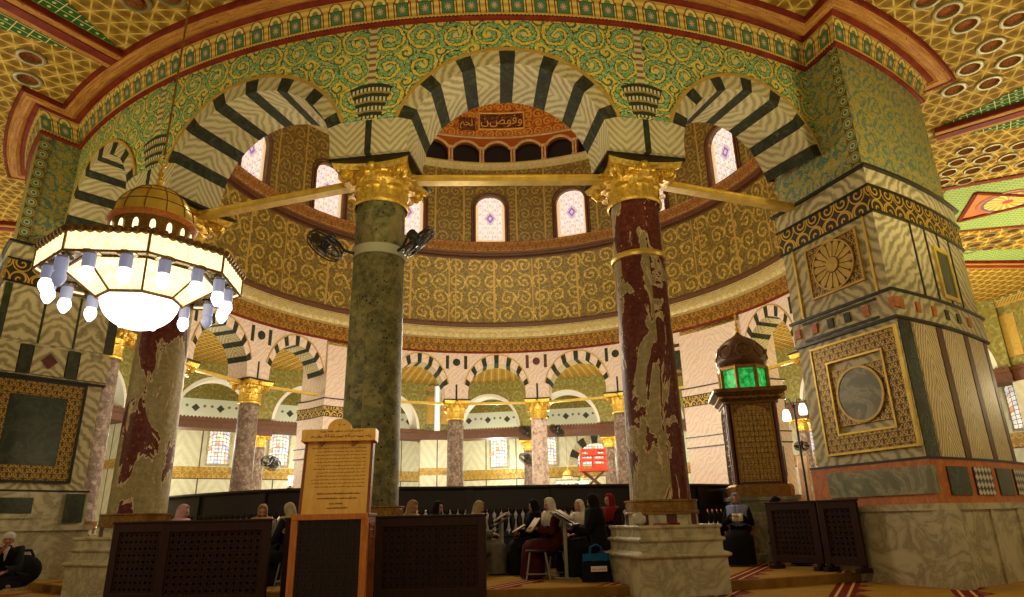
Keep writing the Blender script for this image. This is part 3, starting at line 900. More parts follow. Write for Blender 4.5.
for k in range(16):
    a = 2*pi*k/16
    q = [(.13, -.018), (.13, .018), (.30, .052), (.345, .05), (.375, .025), (.375, -.025), (.345, -.05), (.30, -.052)]
    out = [(1.13+r_*cos(a)-y_*sin(a), 4.54+r_*sin(a)+y_*cos(a)) for r_, y_ in q]
    mb.prism(out, lambda x, y: f.p(x, y, .03), lambda x, y: f.p(x, y, 0))
add(parts, mb, 'rosette', M['goldpaint'], 'gilded sixteen petal rosette')
mb = MB(); f.disc(mb, 1.13, 4.54, .376, .018); add(parts, mb, 'rosette_disc', M['brownwood'])
for s_ in (.36, 1.78):
    mb = MB(); f.plate(mb, s_-.02, s_+.02, 3.88, 5.06, .012); add(parts, mb, 'gold_fillet', M['goldsm'])
mb = MB(); f.plate(mb, .40, 2.06, 1.10, 1.45, .105); add(parts, mb, 'grey_panel', M['graymarble'], 'grey marble panel in the orange course')
for s_, m in ((.22, 'orangestone'), (.58, 'orangestone'), (.9, 'darkgreen'), (1.22, 'darkgreen'), (1.56, 'orangestone'), (2.0, 'orangestone')):
    mb = MB(); f.plate(mb, s_-.055, s_+.055, 3.58, 3.73, .045); add(parts, mb, 'inlay_square', M[m])
for a in (3.76, 3.49):
    mb = MB(); f.plate(mb, .35, 1.75, a, a+.04, .045); add(parts, mb, 'dark_strip', M['darkgreen'])
for a, b in ((.5, .68), (2.05, 2.25)):
    mb = MB(); f.plate(mb, a, b, 0, .9, .19); add(parts, mb, 'dado_pilaster', M['marble'])
mb = MB(); f.plate(mb, 1.75, 1.94, 5.83, 8.04, .0-.03); add(parts, mb, 'roundel_strip', M['border'], 'vertical strip of roundels')
RO = 12.15
mb = MB(); pbox(mb, 36.15, 37.5, 1.57, 3.42, RO-.02, RO+.015); add(parts, mb, 'green_strip', M['darkgreen'])
for a in (40.6, 44.7, 48.6):
    mb = MB(); pbox(mb, a, a+.75, 1.57, 3.42, RO-.02, RO+.015); add(parts, mb, 'brown_strip', M['brownwood'])
for a, b in ((37.7, 40.5), (41.45, 44.6), (45.55, 48.5)):
    mb = MB(); pbox(mb, a, b, 1.57, 3.42, RO-.02, RO+.01); add(parts, mb, 'veined_slab', M['panel2'])
for a, b, c in ((40.2, 3.88, 5.05), (42.2, 3.88, 5.05), (46.2, 3.88, 5.05), (44.2, 4.75, 5.05), (44.2, 3.88, 4.0)):
    mb = MB(); pbox(mb, a, a+.16, b, c, RO-.02, RO+.015); add(parts, mb, 'dark_fillet', M['black'])
mb = MB(); pbox(mb, 43.1, 45.3, 4.02, 4.74, RO-.02, RO+.02); add(parts, mb, 'dark_panel', M['darkgreen'])
mb = MB()
for a, b, c, d in ((42.9, 43.2, 3.98, 4.78), (45.2, 45.5, 3.98, 4.78), (42.9, 45.5, 3.95, 4.02), (42.9, 45.5, 4.74, 4.81)): pbox(mb, a, b, c, d, RO-.02, RO+.035)
add(parts, mb, 'panel_frame', M['goldsm'])
for a, b, m in ((37.2, 39.5, 'darkgreen'), (40.2, 42.6, 'check'), (43.4, 45.8, 'darkgreen'), (46.4, 48.8, 'check')):
    mb = MB(); pbox(mb, a, b, 1.08, 1.44, RO+.06, RO+.1); add(parts, mb, 'inlay_panel', M[m])
for t_, m in ((36.7, 'orangestone'), (38.6, 'orangestone'), (40.6, 'orangestone'), (42.4, 'darkgreen'), (44.2, 'darkgreen'), (46, 'orangestone')):
    mb = MB(); pbox(mb, t_-.25, t_+.25, 3.58, 3.73, RO, RO+.05, 2); add(parts, mb, 'inlay_square', M[m])
for a, b in ((35.9, 36.9), (40.2, 40.5), (44, 44.9)):
    mb = MB(); pbox(mb, a, b, 0, .9, RO+.1, RO+.19, 2); add(parts, mb, 'dado_pilaster', M['marble'])
finish_pier(e, inv, parts); PIER_R = (e, f)
# --- left pier
e, inv, parts, f = make_pier(-45, -1, 'marble pier at the left edge with black panel in gilded frame', True)
mb = MB(); f.frame(mb, .42, 1.78, 1.72, 3.38, .24, .03); add(parts, mb, 'gilded_frame', M['gframe'], 'gilded frame round the black panel')
mb = MB(); f.frame(mb, .38, 1.82, 1.68, 3.42, .04, .045); add(parts, mb, 'frame_moulding', M['black'])
mb = MB(); f.plate(mb, .66, 1.54, 1.96, 3.14, .02); add(parts, mb, 'black_panel', M['darkgreen'], 'black-green polished stone panel')
for a, b in ((1.36, 1.54), (.62, .80)):
    mb = MB(); f.plate(mb, a, b, 3.5, 4.0, .08); add(parts, mb, 'dark_strip', M['darkgreen'])
for a, b in ((1.56, 1.95), (.82, 1.34), (.08, .60)):
    mb = MB(); f.plate(mb, a, b, 3.5, 4.0, .075); add(parts, mb, 'veined_slab', M['panel'])
mb = MB(); q = [(1.08-.13, 3.75), (1.08, 3.61), (1.21, 3.75), (1.08, 3.89)]
mb.prism(q, lambda a, b: f.p(a, b, .09), lambda a, b: f.p(a, b, 0)); add(parts, mb, 'red_lozenge', M['redstone'])
for a, b in ((.22, .72), (.76, 1.28), (1.32, 1.84)):
    mb = MB(); f.plate(mb, a, b, 4.06, 5.04, .012); add(parts, mb, 'veined_slab', M['panel'])
for a, b in ((.72, .76), (1.28, 1.32), (.05, .22), (1.84, 1.95)):
    mb = MB(); f.plate(mb, a, b, 4.06, 5.04, .015); add(parts, mb, 'dark_fillet', M['darkgreen'])
for a, b, c, d in ((.92, 1.38, 1.19, 1.43), (.12, .42, 1.02, 1.5)):
    mb = MB(); f.plate(mb, a, b, c, d, .11); add(parts, mb, 'dark_panel', M['darkgreen'])
mb = MB(); f.frame(mb, .84, 1.46, 1.1, 1.5, .07, .105); add(parts, mb, 'panel_frame', M['marble'])
mb = MB(); f.plate(mb, 1.75, 1.94, 5.83, 8.04, -.03); add(parts, mb, 'roundel_strip', M['border'])
for o in parts:
    if o.name.startswith('plinth_course'): o.data.materials[0] = M['marble']
finish_pier(e, inv, parts); PIER_L = (e, f)
for tc, lb in ((135, 'far pale pier right of the dark red column, behind the domed shrine'), (225, 'far pale pier between the wooden sign and the green column')):
    e, inv, parts, f = make_pier(tc, 1, lb, False)
    mb = MB(); f.frame(mb, .5, 1.5, 2.2, 3.3, .12, .04); add(parts, mb, 'dark_frame', M['brownwood'])
    finish_pier(e, inv, parts)
# spandrel inlays on the far side of the ring
for q, k in ((2, -1), (2, 0), (2, 1), (1, 1), (3, -1), (3, 0)):
    t = q*90+k*SP; nr = RB-.012
    lb = 'inlaid disc between two bars on pale wall above %s' % CL[(q, k)][1].replace(' seen between chandelier column and sign', '').replace(' right of the green column', ' by green shaft')
    e = empty('wall_inlay', P(nr, t, 7.85), radians(t), None, 'inlay'); tag(e, ' '.join(lb.split()[:16]))
    red = (q, k) == (2, 0)
    for s_ in (-1, 1):
        mb = MB(); mb.box((s_*.42, 0, 0), (.14, .03, .62)); mb.obj('bar', M['redstone' if red else 'dark'], e)
    mb = MB(); mb.rev([(0, -.02), (.17, -.02), (.17, .02), (0, .02)], 0, 360, 24, M=Matrix.Rotation(pi/2, 4, 'X')); mb.obj('disc', M['redstone' if red else 'dark'], e)
t = 137.5
e = empty('wall_inlay', P(RB-.02, 144.6, 7.1), radians(144.6), 'dark square in red frame on pale wall above the domed shrine', 'inlay')
mb = MB(); mb.box((0, 0, 0), (.66, .03, .8)); mb.obj('dark_square', M['dark'], e)
mb = MB()
for c, d in (((0, 0, .62), (1.5, .05, .13)), ((0, 0, -.62), (1.5, .05, .13)), ((.68, 0, 0), (.13, .05, 1.11)), ((-.68, 0, 0), (.13, .05, 1.11))): mb.box(c, d)
mb.obj('red_frame', M['redstone'], e)
# ------------------------------------------------------------------ cornice of the ring (follows the piers outwards)
CZ = 8.58                       # ceiling height
def cornice(prof, name, m, t0=-80, t1=80, eps=0):
    """prof: (offset from the wall face, z); path follows ring face and pier faces"""
    mb = MB()
    def path(off):
        pts = []
        e1 = degrees_(off, RF); e2 = degrees_(off, 12.1)
        n = 72
        L = [(12.10+off, -80+(30.5-0)*i/14) for i in range(15)]
        L = [(12.10+off, a) for a in [-(49.5+e2)+i*(13.35+2*e2)/14 for i in range(15)]]
        L = [(RF+.3, -(49.5+e2))]+L
        L += [(RF+off, -(36.8-e1)+2*(36.8-e1)*i/n) for i in range(n+1)]
        L += [(12.10+off, (36.15-e2)+i*(13.35+2*e2)/14) for i in range(15)]
        L += [(RF+.3, (49.5+e2))]
        return L
    paths = [path(o) for o, z in prof]
    mid = [P(r, t, 0) for r, t in paths[0]]
    U = [0]
    for a, b in zip(mid, mid[1:]): U.append(U[-1]+(b-a).length)
    V = [0]
    for a, b in zip(prof, prof[1:]): V.append(V[-1]+hypot(a[0]-b[0], a[1]-b[1]))
    mb.grid(lambda i, j: P(paths[j][i][0], paths[j][i][1], prof[j][1]), len(mid)-1, len(prof)-1, lambda i, j: (U[i], V[j]))
    return struct(mb.obj(name, m, smooth=30))
cornice([(0, 8.03), (.05, 8.03), (.07, 8.06), (.05, 8.09), (.02, 8.09)], 'trim_1', M['redtrim'])
cornice([(.02, 8.08), (.16, 8.50)], 'trim_2', M['niche'])
cornice([(.15, 8.47), (.20, 8.46), (.24, 8.50), (.22, 8.53)], 'trim_3', M['redtrim'])
cornice([(.22, 8.52), (.30, 8.47), (.42, 8.47), (.48, 8.52)], 'trim_4', M['woodgold'])
cornice([(.47, 8.52), (.48, 8.49), (.515, 8.48), (.525, 8.50), (.53, 8.62)], 'trim_5', M['redtrim'])

# ------------------------------------------------------------------ drum
T0, T1 = 80, 280
def ringtrim(prof, name, m, nt=160, t0=T0, t1=T1):
    mb = MB(); mb.rev(prof, t0, t1, nt); return struct(mb.obj(name, m, smooth=35))
ringtrim([(RB, 8.28), (RB-.06, 8.30), (RB-.06, 8.36)], 'trim_6', M['redtrim'])
ringtrim([(RB-.04, 8.34), (RB-.06, 8.95)], 'wall_inscription', M['inscription'])
ringtrim([(RB-.06, 8.94), (RB-.22, 9.0), (RB-.27, 9.1), (RB-.28, 9.28), (RB-.24, 9.42), (RD-.0, 9.46)], 'trim_7', M['mold'])
ringtrim([(RD+.04, 9.42), (RD+.04, 9.66), (RD-.04, 9.70)], 'trim_shadow', M['brownwood'])  # brown strip stands in for the shadow below the drum mosaic
ringtrim([(RD-.02, 9.68), (RD-.06, 12.84)], 'wall_drum', M['drum'])
mb = MB(); mb.rev([(RD-.06, 12.82), (RD-.02, 12.86), (RD-.02, 13.02), (RD-.22, 13.10), (RD-.22, 13.2)], T0, T1, 160)
for i in range(260):
    t = T0+(T1-T0)*i/260; c = P(RD-.12, t, 13.02); mb.box((0, 0, 0), (.11, .2, .09), Matrix.Translation(c) @ Matrix.Rotation(radians(t), 4, 'Z'))
struct(mb.obj('trim_9', M['brownwood']))
ringtrim([(RD-.22, 13.18), (RD-.28, 13.24), (RD-.24, 13.62), (RD-.30, 13.68), (RD, 13.70)], 'trim_10', M['inscription2'])
# window zone
WH = 4.1; ZW0, ZW1, WT = 13.78, 15.65, .62
def wtop(d):
    return ZW1+WT*(1-(abs(d)/WH)**2.2)**.6 if abs(d) < WH else None
mb = MB()
ts = []
wins = [11.25+22.5*k for k in range(4, 12)]
def edges(ts_, ztop, zbot):
    pass
for wc in wins:
    n = 16
    mb.grid(lambda i, j: P(RD, wc-11.25+(11.25-WH)*i/6, 13.68+(18.05-13.68)*j/4), 6, 4, lambda i, j: (radians(wc-11.25+(11.25-WH)*i/6)*RD, (18.05-13.68)*j/4))
    mb.grid(lambda i, j: P(RD, wc+WH+(11.25-WH)*i/6, 13.68+(18.05-13.68)*j/4), 6, 4, lambda i, j: (radians(wc+WH+(11.25-WH)*i/6)*RD, (18.05-13.68)*j/4))
    d = [-WH+2*WH*i/n for i in range(n+1)]
    zt = [wtop(x*.9999) for x in d]
    mb.grid(lambda i, j: P(RD, wc+d[i], zt[i]+(18.05-zt[i])*j/3), n, 3, lambda i, j: (radians(wc+d[i])*RD, zt[i]+(18.05-zt[i])*j/3-13.68))
    mb.grid(lambda i, j: P(RD, wc+d[i], 13.68+.1*j), n, 1, lambda i, j: (radians(wc+d[i])*RD, .1*j))
    per = [(x, z) for x, z in zip(d, zt)]
    per = [(-WH, ZW0)]+per+[(WH, ZW0), (-WH, ZW0)]
    mb.grid(lambda i, j: P(RD+.45*j, wc+per[i][0], per[i][1]), len(per)-1, 1, lambda i, j: (i*.2, j*.4))
struct(mb.obj('wall_drum_windows', M['drum_win'], smooth=35))
for k, wc in enumerate(wins):
    mb = MB(); n = 16; d = [-WH+2*WH*i/n for i in range(n+1)]
    mb.grid(lambda i, j: P(RD+.18, wc+d[i], ZW0+(wtop(d[i]*.9999)-ZW0)*j/8), n, 8, lambda i, j: (radians(d[i])*RD, (wtop(d[i]*.9999)-ZW0)*j/8-1.2))
    w = struct(mb.obj('window_%d' % (k+1), M['glass']))
    mb = MB()
    pts = [P(RD-.02, wc-WH-.25, ZW0-.05)]+[P(RD-.02, wc+x*1.06, (wtop(x*.9999)+.05)) for x in d]+[P(RD-.02, wc+WH+.25, ZW0-.05)]
    mb.tube(pts, .07, 6)
    pts = [P(RD-.01, wc-WH-.95, ZW0-.05)]+[P(RD-.01, wc+x*1.22, (wtop(x*.9999)+.2)) for x in d]+[P(RD-.01, wc+WH+.95, ZW0-.05)]
    mb.tube(pts, .05, 6)
    mb.obj('window_frame', M['brownwood'], w, smooth=60)
# gallery under the dome
ringtrim([(RD, 17.72), (RD-.12, 17.76), (RD-.28, 17.86), (RD-.30, 17.98), (RD-.24, 18.06), (RD+.9, 18.08)], 'trim_11', M['mold'])
mb = MB()
for k in range(20, 61):
    tc = k*4.5*1.0+90-90 if False else 90+(k-20)*4.5*1.0
pit = 9.0/2*1.0
pit = 4.5*2
for k in range(10, 31):
    tc = k*pit
    if not (T0 < tc < T1): continue
    n = 20; hw = 3.75
    d = [-pit/2+pit*i/n for i in range(n+1)]
    def zl(x):
        a = abs(x)/hw
        if a > 1: return 18.08
        return 18.86+.42*(1-a**2.0)**.8+.03*abs(sin(x*3.1))
    zs = [zl(x) for x in d]
    mb.grid(lambda i, j: P(RD-.1, tc+d[i], zs[i]+(19.62-zs[i])*j/2), n, 2)
    mb.grid(lambda i, j: P(RD-.1+.3*j, tc+d[i], zs[i]), n, 1)
struct(mb.obj('wall_gallery', M['dome'], smooth=40))
mb = MB()
for k in range(10, 31):
    tc = k*pit
    if not (T0 < tc < T1): continue
    d = [-3.75+7.5*i/16 for i in range(17)]
    pts = [P(RD-.16, tc+x, 18.87+.42*(1-min(1, abs(x)/3.76)**2.0)**.8) for x in d]
    mb.tube(pts, .075, 6)
    for s_ in (-.42, .42):
        mb.tube([P(RD-.14, tc+pit/2+s_, 18.08), P(RD-.14, tc+pit/2+s_, 18.9)], .05, 8)
    mb.box((0, 0, 0), (.26, .18, .1), Matrix.Translation(P(RD-.14, tc+pit/2, 18.9)) @ Matrix.Rotation(radians(tc+pit/2), 4, 'Z'))
    mb.box((0, 0, 0), (.26, .18, .06), Matrix.Translation(P(RD-.14, tc+pit/2, 18.11)) @ Matrix.Rotation(radians(tc+pit/2), 4, 'Z'))
struct(mb.obj('trim_12', M['scallop'], smooth=50))
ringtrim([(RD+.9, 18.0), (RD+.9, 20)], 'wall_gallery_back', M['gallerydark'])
# dome shell
DZ, DR, DH = 19.55, RD-.08, 10.5
mb = MB(); mb.rev([(DR*cos(a), DZ+DH*sin(a)) for a in [radians(4*i) for i in range(21)]], 0, 360, 120)
struct(mb.obj('ceiling_dome', M['dome'], smooth=60))
ringtrim([(DR, 19.5), (DR-.1, 19.56), (DR-.02, 19.68)], 'trim_13', M['scallop'])
def dome_pt(t, z, ins=.03):
    a = asin((z-DZ)/DH); return P(DR*cos(a)-ins, t, z)
mb = MB(); ta, tb, za, zb = 181.0, 194.2, 20.05, 20.95
mb.grid(lambda i, j: dome_pt(ta+(tb-ta)*i/10, za+(zb-za)*j/4), 10, 4, lambda i, j: (i*.15, j*.2))
e = mb.obj('calligraphy_panel', M['domedark']); tag(e, 'dark panel with golden calligraphy high on the dome seen through central arch', 'inscription', None, 'thing')
def glyphs(txt):
    """outline polygons of a text in Blender's own font, as a mesh"""
    c = bpy.data.curves.new('glyph', 'FONT'); c.body = txt; c.resolution_u = 3
    o = bpy.data.objects.new('glyph', c); COL.objects.link(o); bpy.context.view_layer.update()
    me = bpy.data.meshes.new_from_object(o.evaluated_get(bpy.context.evaluated_depsgraph_get()))
    vs = [v.co.copy() for v in me.vertices]; fs = [tuple(p.vertices) for p in me.polygons]
    bpy.data.objects.remove(o); bpy.data.curves.remove(c); bpy.data.meshes.remove(me)
    return vs, fs
def glyph_mb(txt, fn):
    vs, fs = glyphs(txt); mb = MB()
    x0 = min(v.x for v in vs); x1 = max(v.x for v in vs); y0 = min(v.y for v in vs); y1 = max(v.y for v in vs)
    for f in fs: mb.face([fn((vs[i].x-x0)/(x1-x0), (vs[i].y-y0)/(y1-y0)) for i in f])
    return mb
# the letters nun, waw, fa, waw, dad that can be made out (presentation forms, laid right to left)
word = '\uFEE6\uFEBE\uFEED\uFED3\uFEED'
mb = glyph_mb(word, lambda x, y: dome_pt(tb-.5-(tb-ta-1.0)*x, za+.12+(zb-za-.24)*y, .06)); mb.obj('lettering', M['dometext'], e)
mb = MB()
for z in (za, zb): mb.tube([dome_pt(ta+(tb-ta)*i/10, z, .05) for i in range(11)], .045, 6)
for t in (ta, tb): mb.tube([dome_pt(t, za+(zb-za)*i/4, .05) for i in range(5)], .045, 6)
mb.obj('gold_border', M['dometext'], e)
mb = MB(); ta2, tb2 = 195.4, 200.2
mb.grid(lambda i, j: dome_pt(ta2+(tb2-ta2)*i/10, 19.95+.75*j/4), 10, 4, lambda i, j: (i*.15, j*.2))
e2 = mb.obj('calligraphy_panel', M['domedark']); tag(e2, 'smaller curved golden calligraphy on the dome left of the framed panel', 'inscription', None, 'thing')
mb = glyph_mb('\uFEE2\uFEA4\uFEE0', lambda x, y: dome_pt(tb2-.4-(tb2-ta2-.8)*x, 20.0+.62*y, .06)); mb.obj('lettering', M['dometext'], e2)

# ------------------------------------------------------------------ floor, step, ceiling of the ambulatory
mb = MB(); mb.rev([(0, 0), (30, 0)], 0, 360, 96); fl = struct(mb.obj('floor', M['carpet']))
mb = MB(); mb.rev([(0, .12), (10.9, .12)], 0, 360, 120); struct(mb.obj('floor_step', M['carpet']))
mb = MB(); mb.rev([(10.9, .12), (10.93, .11), (10.93, 0)], 0, 360, 120); struct(mb.obj('trim_14', M['carpetedge']))
BOSS = [(13.14, 40.6), (13.19, 43.0), (13.22, 45.6), (13.77, 47.8), (13.31, 49.7), (13.43, 53.0), (12.88, 51.6), (13.03, 55.1), (12.50, 54.0), (12.55, -16.8), (12.41, -14.2), (12.78, -29.1), (12.62, -32.3), (12.25, -10.8),
 (12.46, 67.2), (12.32, 69.5), (12.19, 71.7), (12.1, 74.1), (12.98, 68.1), (12.83, 70.2), (12.70, 72.5), (12.61, 74.9), (13.5, 68.9), (13.35, 71.1), (13.24, 73.3), (13.76, 73.4),
 (14.12, 92.7), (14.60, 94.9), (14.75, 96.9), (14.61, 92.0), (15.10, 94.1), (15.16, 96.0), (15.11, 91.0), (15.54, 93.2), (15.58, 95.2), (15.50, 90.4)]
mb = MB(); mb.rev([(RF-.1, CZ), (19.6, CZ), (24.6, CZ)], 0, 360, 180)
cl = mb.obj('ceiling', M['ceil'])
sl = cl.modifiers.new('s', 'SOLIDIFY'); sl.thickness = .35; sl.offset = 1
mb = MB()
for r, t in BOSS:
    s_ = .17 if t > 64 else .19
    mb.rev([(0, CZ-.2), (s_, CZ-.2), (s_, CZ+.23), (0, CZ+.23)], 0, 360, 20, P(r, t, 0))
cut = mb.obj('cut', M['ceil'])
bo = cl.modifiers.new('b', 'BOOLEAN'); bo.object = cut; bo.operation = 'DIFFERENCE'; bo.solver = 'EXACT'
bpy.context.view_layer.update()
me = bpy.data.meshes.new_from_object(cl.evaluated_get(bpy.context.evaluated_depsgraph_get()))
cl.modifiers.clear(); cl.data = me; bpy.data.objects.remove(cut)
struct(cl)
boss = None
GRP = {0: ('round coffers over the right pier', 'round recessed coffer with pale rim in gold ceiling above the right pier'), 1: ('round coffers upper left', 'round recessed coffer in the gold ceiling at the upper left'),
       2: ('round coffers right of the beam', 'round coffer in the pale ceiling right of the mosaic pier top'), 3: ('small far round coffers', 'small far round coffer low in the ceiling at the right edge')}
for k, (r, t) in enumerate(BOSS):
    g_ = 1 if t < 0 else 0 if t < 60 else 2 if t < 80 else 3
    if boss is None:
        e = empty('ceiling_coffer', (0, 0, 0)); s_ = .19
        mb = MB(); mb.rev([(s_-.03, -.0), (s_-.025, -.035), (s_+.01, -.04), (s_+.035, -.03), (s_+.04, .0)], 0, 360, 28); mb.obj('rim', M['bossrim'], e, smooth=50)
        mb = MB(); mb.rev([(s_-.005, -.03), (s_-.01, .06), (s_*.85, .14), (s_*.5, .2), (.03, .215), (0, .2)], 0, 360, 28); mb.obj('bowl', M['bossin'], e, smooth=60)
        mb = MB(); mb.ball((0, 0, .19), .045, 10, 6); mb.obj('pin', M['goldpaint'], e, smooth=60)
        boss = e; o = e
    else: o = dup(boss)
    o.location = P(r, t, CZ); o.scale = (.9, .9, .9) if t > 64 else (1, 1, 1)
    tag(o, GRP[g_][1], 'coffer', GRP[g_][0], 'thing')
# radial beams with red soffits, green tile borders
def cpatch(mb, r0, r1, t0a, t1a, t0b, t1b, z, n=10):
    """ceiling patch: angle range (t0a,t1a) at r0 to (t0b,t1b) at r1"""
    mb.grid(lambda i, j: P(r0+(r1-r0)*i/n, (t0a+(t0b-t0a)*i/n) if j == 0 else (t1a+(t1b-t1a)*i/n), z), n, 1,
            lambda i, j: ((r1-r0)*i/n, radians((t1a-t0a)+((t1b-t0b)-(t1a-t0a))*i/n)*(r0+(r1-r0)*i/n)*j))
def beam(t, r0, r1, lb, w=.46):
    a, b = P(r0, t, CZ), P(r1, t, CZ); d = b-a; L = d.length; e = empty('ceiling_beam', (a+b)/2, atan2(d.y, d.x), lb, 'beam')
    mb = MB(); mb.box((0, 0, -.05), (L, w, .13)); mb.obj('core', M['woodgold'], e)
    mb = MB(); mb.box((0, 0, -.12), (L, w*.42, .03)); mb.obj('red_soffit', M['redtrim'], e)
    mb = MB()
    for s_ in (-1, 1): mb.box((0, s_*w*.53, -.03), (L, w*.06, .14))
    mb.obj('edge_strip', M['redtrim'], e)
for k, (t, lb) in enumerate(((-23.9, 'red and gold ceiling beam running to the upper left corner'), (61.4, 'red and gold ceiling beam right of the mosaic pier'), (-66, 'ceiling beam beyond the left pier'), (19, 'ceiling beam above the dark red column'), (101, 'ceiling beam beyond the right pier'))):
    beam(t, 11.93, 18.6, lb)
mb = MB()
for t in (-23.9, 61.4):
    for s_ in (-1, 1):
        a = t+s_*1.3; cpatch(mb, 12.05, 15.2, a, a+s_*.05, a-s_*.3, a+s_*5.2, CZ-.012); cpatch(mb, 15.2, 18.4, a-s_*.3, a+s_*5.2, a-s_*.4, a+s_*4.4, CZ-.012)
struct(mb.obj('trim_15', M['ceilgreen']))
mb = MB(); cpatch(mb, 12.3, 18.3, 76.6, 90.2, 76.2, 89.2, CZ-.012, 14); struct(mb.obj('trim_16', M['ceiltri']))
mb = MB(); cpatch(mb, 12.6, 18.3, 96.8, 100, 96.6, 100, CZ-.012, 14); struct(mb.obj('trim_17', M['ceiltri']))
mb = MB(); cpatch(mb, 12.0, 18.3, 75.8, 76.6, 75.5, 76.2, CZ-.03, 10); cpatch(mb, 12.6, 18.3, 90.0, 90.5, 89.0, 89.6, CZ-.03, 10); struct(mb.obj('trim_18', M['redtrim']))
e = empty('ceiling_medallion', P(14.0, 82.4, CZ-.03), radians(82.4), 'round gold rosette in red triangular frame on pale ceiling at right', 'rosette')
mb = MB(); mb.rev([(0, 0), (.62, 0), (.66, -.02), (.7, 0)], 0, 360, 40); o = mb.obj('rosette', M['rosette'], e)
for lp in o.data.loops:
    v = o.data.vertices[lp.vertex_index].co; o.data.uv_layers[0].data[lp.index].uv = (v.x, v.y)
mb = MB()
tri = [(-1.35, -.9), (1.35, -.9), (0, 1.35), (-1.35, -.9)]
tri = [(-.85, 1.0), (.95, .85), (.1, -1.15), (-.85, 1.0)]
for a, b in zip(tri, tri[1:]): mb.tube([(a[0], a[1], 0), (b[0], b[1], 0)], .055, 6)
mb.obj('red_frame', M['redtrim'], e)
mb = MB(); mb.prism([(-.85, 1.0), (.95, .85), (.1, -1.15)], lambda a, b: Vector((a, b, .012)), lambda a, b: Vector((a, b, .02))); mb.obj('red_field', M['orangestone'], e)

# ------------------------------------------------------------------ octagon arcade and outer wall
ROT = -2.5; AO, AW = 18.7, 24.0
OCTM = {}
def oct_side(tc, k, label):
    ap = AO; half = ap*tan(pi/8)
    n = P(1, tc, 0); tg = Vector((cos(radians(tc)), sin(radians(tc)), 0))
    w = lambda x, o, z: n*(ap+o)+tg*x+Vector((0, 0, z))
    hs = half-.95; sp = 2*hs/3; aw = sp/2-.55
    cs = (-sp, 0, sp)
    def zl(x):
        for c in cs:
            d = abs(x-c)
            if d < aw: return 5.9+1.85*sqrt(1-(d/aw)**2)
        return 5.9
    xs = sorted(set([-hs+2*hs*i/150 for i in range(151)]))
    mb = MB()
    for o in (-.45, .45):
        mb.grid(lambda i, j: w(xs[i], o, zl(xs[i])+(CZ-zl(xs[i]))*j/3), 150, 3, lambda i, j: (xs[i], zl(xs[i])+(CZ-zl(xs[i]))*j/3))
    struct(mb.obj('wall_octagon', M['octgold'], smooth=40))
    for c in cs:
        mb = MB()
        mb.grid(lambda i, j: w(c-aw*cos(pi*i/30), -.47+.94*j, 5.9+1.85*sin(pi*i/30)), 30, 1, lambda i, j: (j, i*.2))
        mb.grid(lambda i, j: w(c-(aw+.16*j)*cos(pi*i/30), -.47, 5.9+(1.85+.16*j)*sin(pi*i/30)), 30, 1, lambda i, j: (j*.2, i*.2))
        mb.grid(lambda i, j: w(c-(aw+.16*j)*cos(pi*i/30), .47, 5.9+(1.85+.16*j)*sin(pi*i/30)), 30, 1, lambda i, j: (j*.2, i*.2))
        tag(mb.obj('arch_lining', M['white'], smooth=40), label % ('arch', ), 'arch', 'white lined arches of the %s octagon side' % k, 'thing')
    # wooden beam with fluted crown
    e = empty('wooden_beam', w(0, 0, 5.6), radians(tc), label % ('brown fluted wooden beam', ), 'beam')
    e['label'] = 'long brown wooden beam with fluted crown on the %s side' % k
    mb = MB(); mb.box((0, 0, -.02), (2*hs, 1.1, .40)); mb.box((0, 0, .1), (2*hs, 1.2, .05)); mb.box((0, 0, -.17), (2*hs, 1.18, .07)); mb.obj('core', M['brownwood'], e)
    mb = MB(); nz = int(2*hs/.16)
    for s_ in (-.62, .62):
        for i in range(nz):
            x = -hs+(i+.5)*2*hs/nz
            mb.prism([(x-.085, .12), (x+.085, .12), (x+.085, .22), (x+.05, .30), (x, .33), (x-.05, .30), (x-.085, .22)], lambda a, b: Vector((a, s_+.05, b)), lambda a, b: Vector((a, s_-.05, b)))
    mb.obj('fluted_crown', M['brownwood'], e)
    for x in (-sp/2, sp/2):
        c = empty('octagon_column', w(x, 0, 0), radians(tc), None, 'column')
        tag(c, 'far marble column with gilded capital under the %s wooden beam' % k, group='columns of the %s octagon side' % k)
        if 'shaft' not in OCTM:
            mb = MB(); mb.rev([(.48, 0), (.48, .8), (.36, .85), (.34, 1.0), (.31, 4.7)], 0, 360, 24); OCTM['shaft'] = mb.obj('shaft', M['purplecol'], c, smooth=40)
            OCTM['cap'] = capital_mb().obj('capital', M['gold'], c, smooth=50); OCTM['cap'].location = (0, 0, 4.72); OCTM['cap'].scale = (.85, .85, 1)
            mb = MB(); mb.box((0, 0, 5.28), (1.0, 1.0, .24)); OCTM['blk'] = mb.obj('impost_block', M['brownwood'], c)
        else:
            for o in ('shaft', 'cap', 'blk'): dup(OCTM[o], c)
    return half
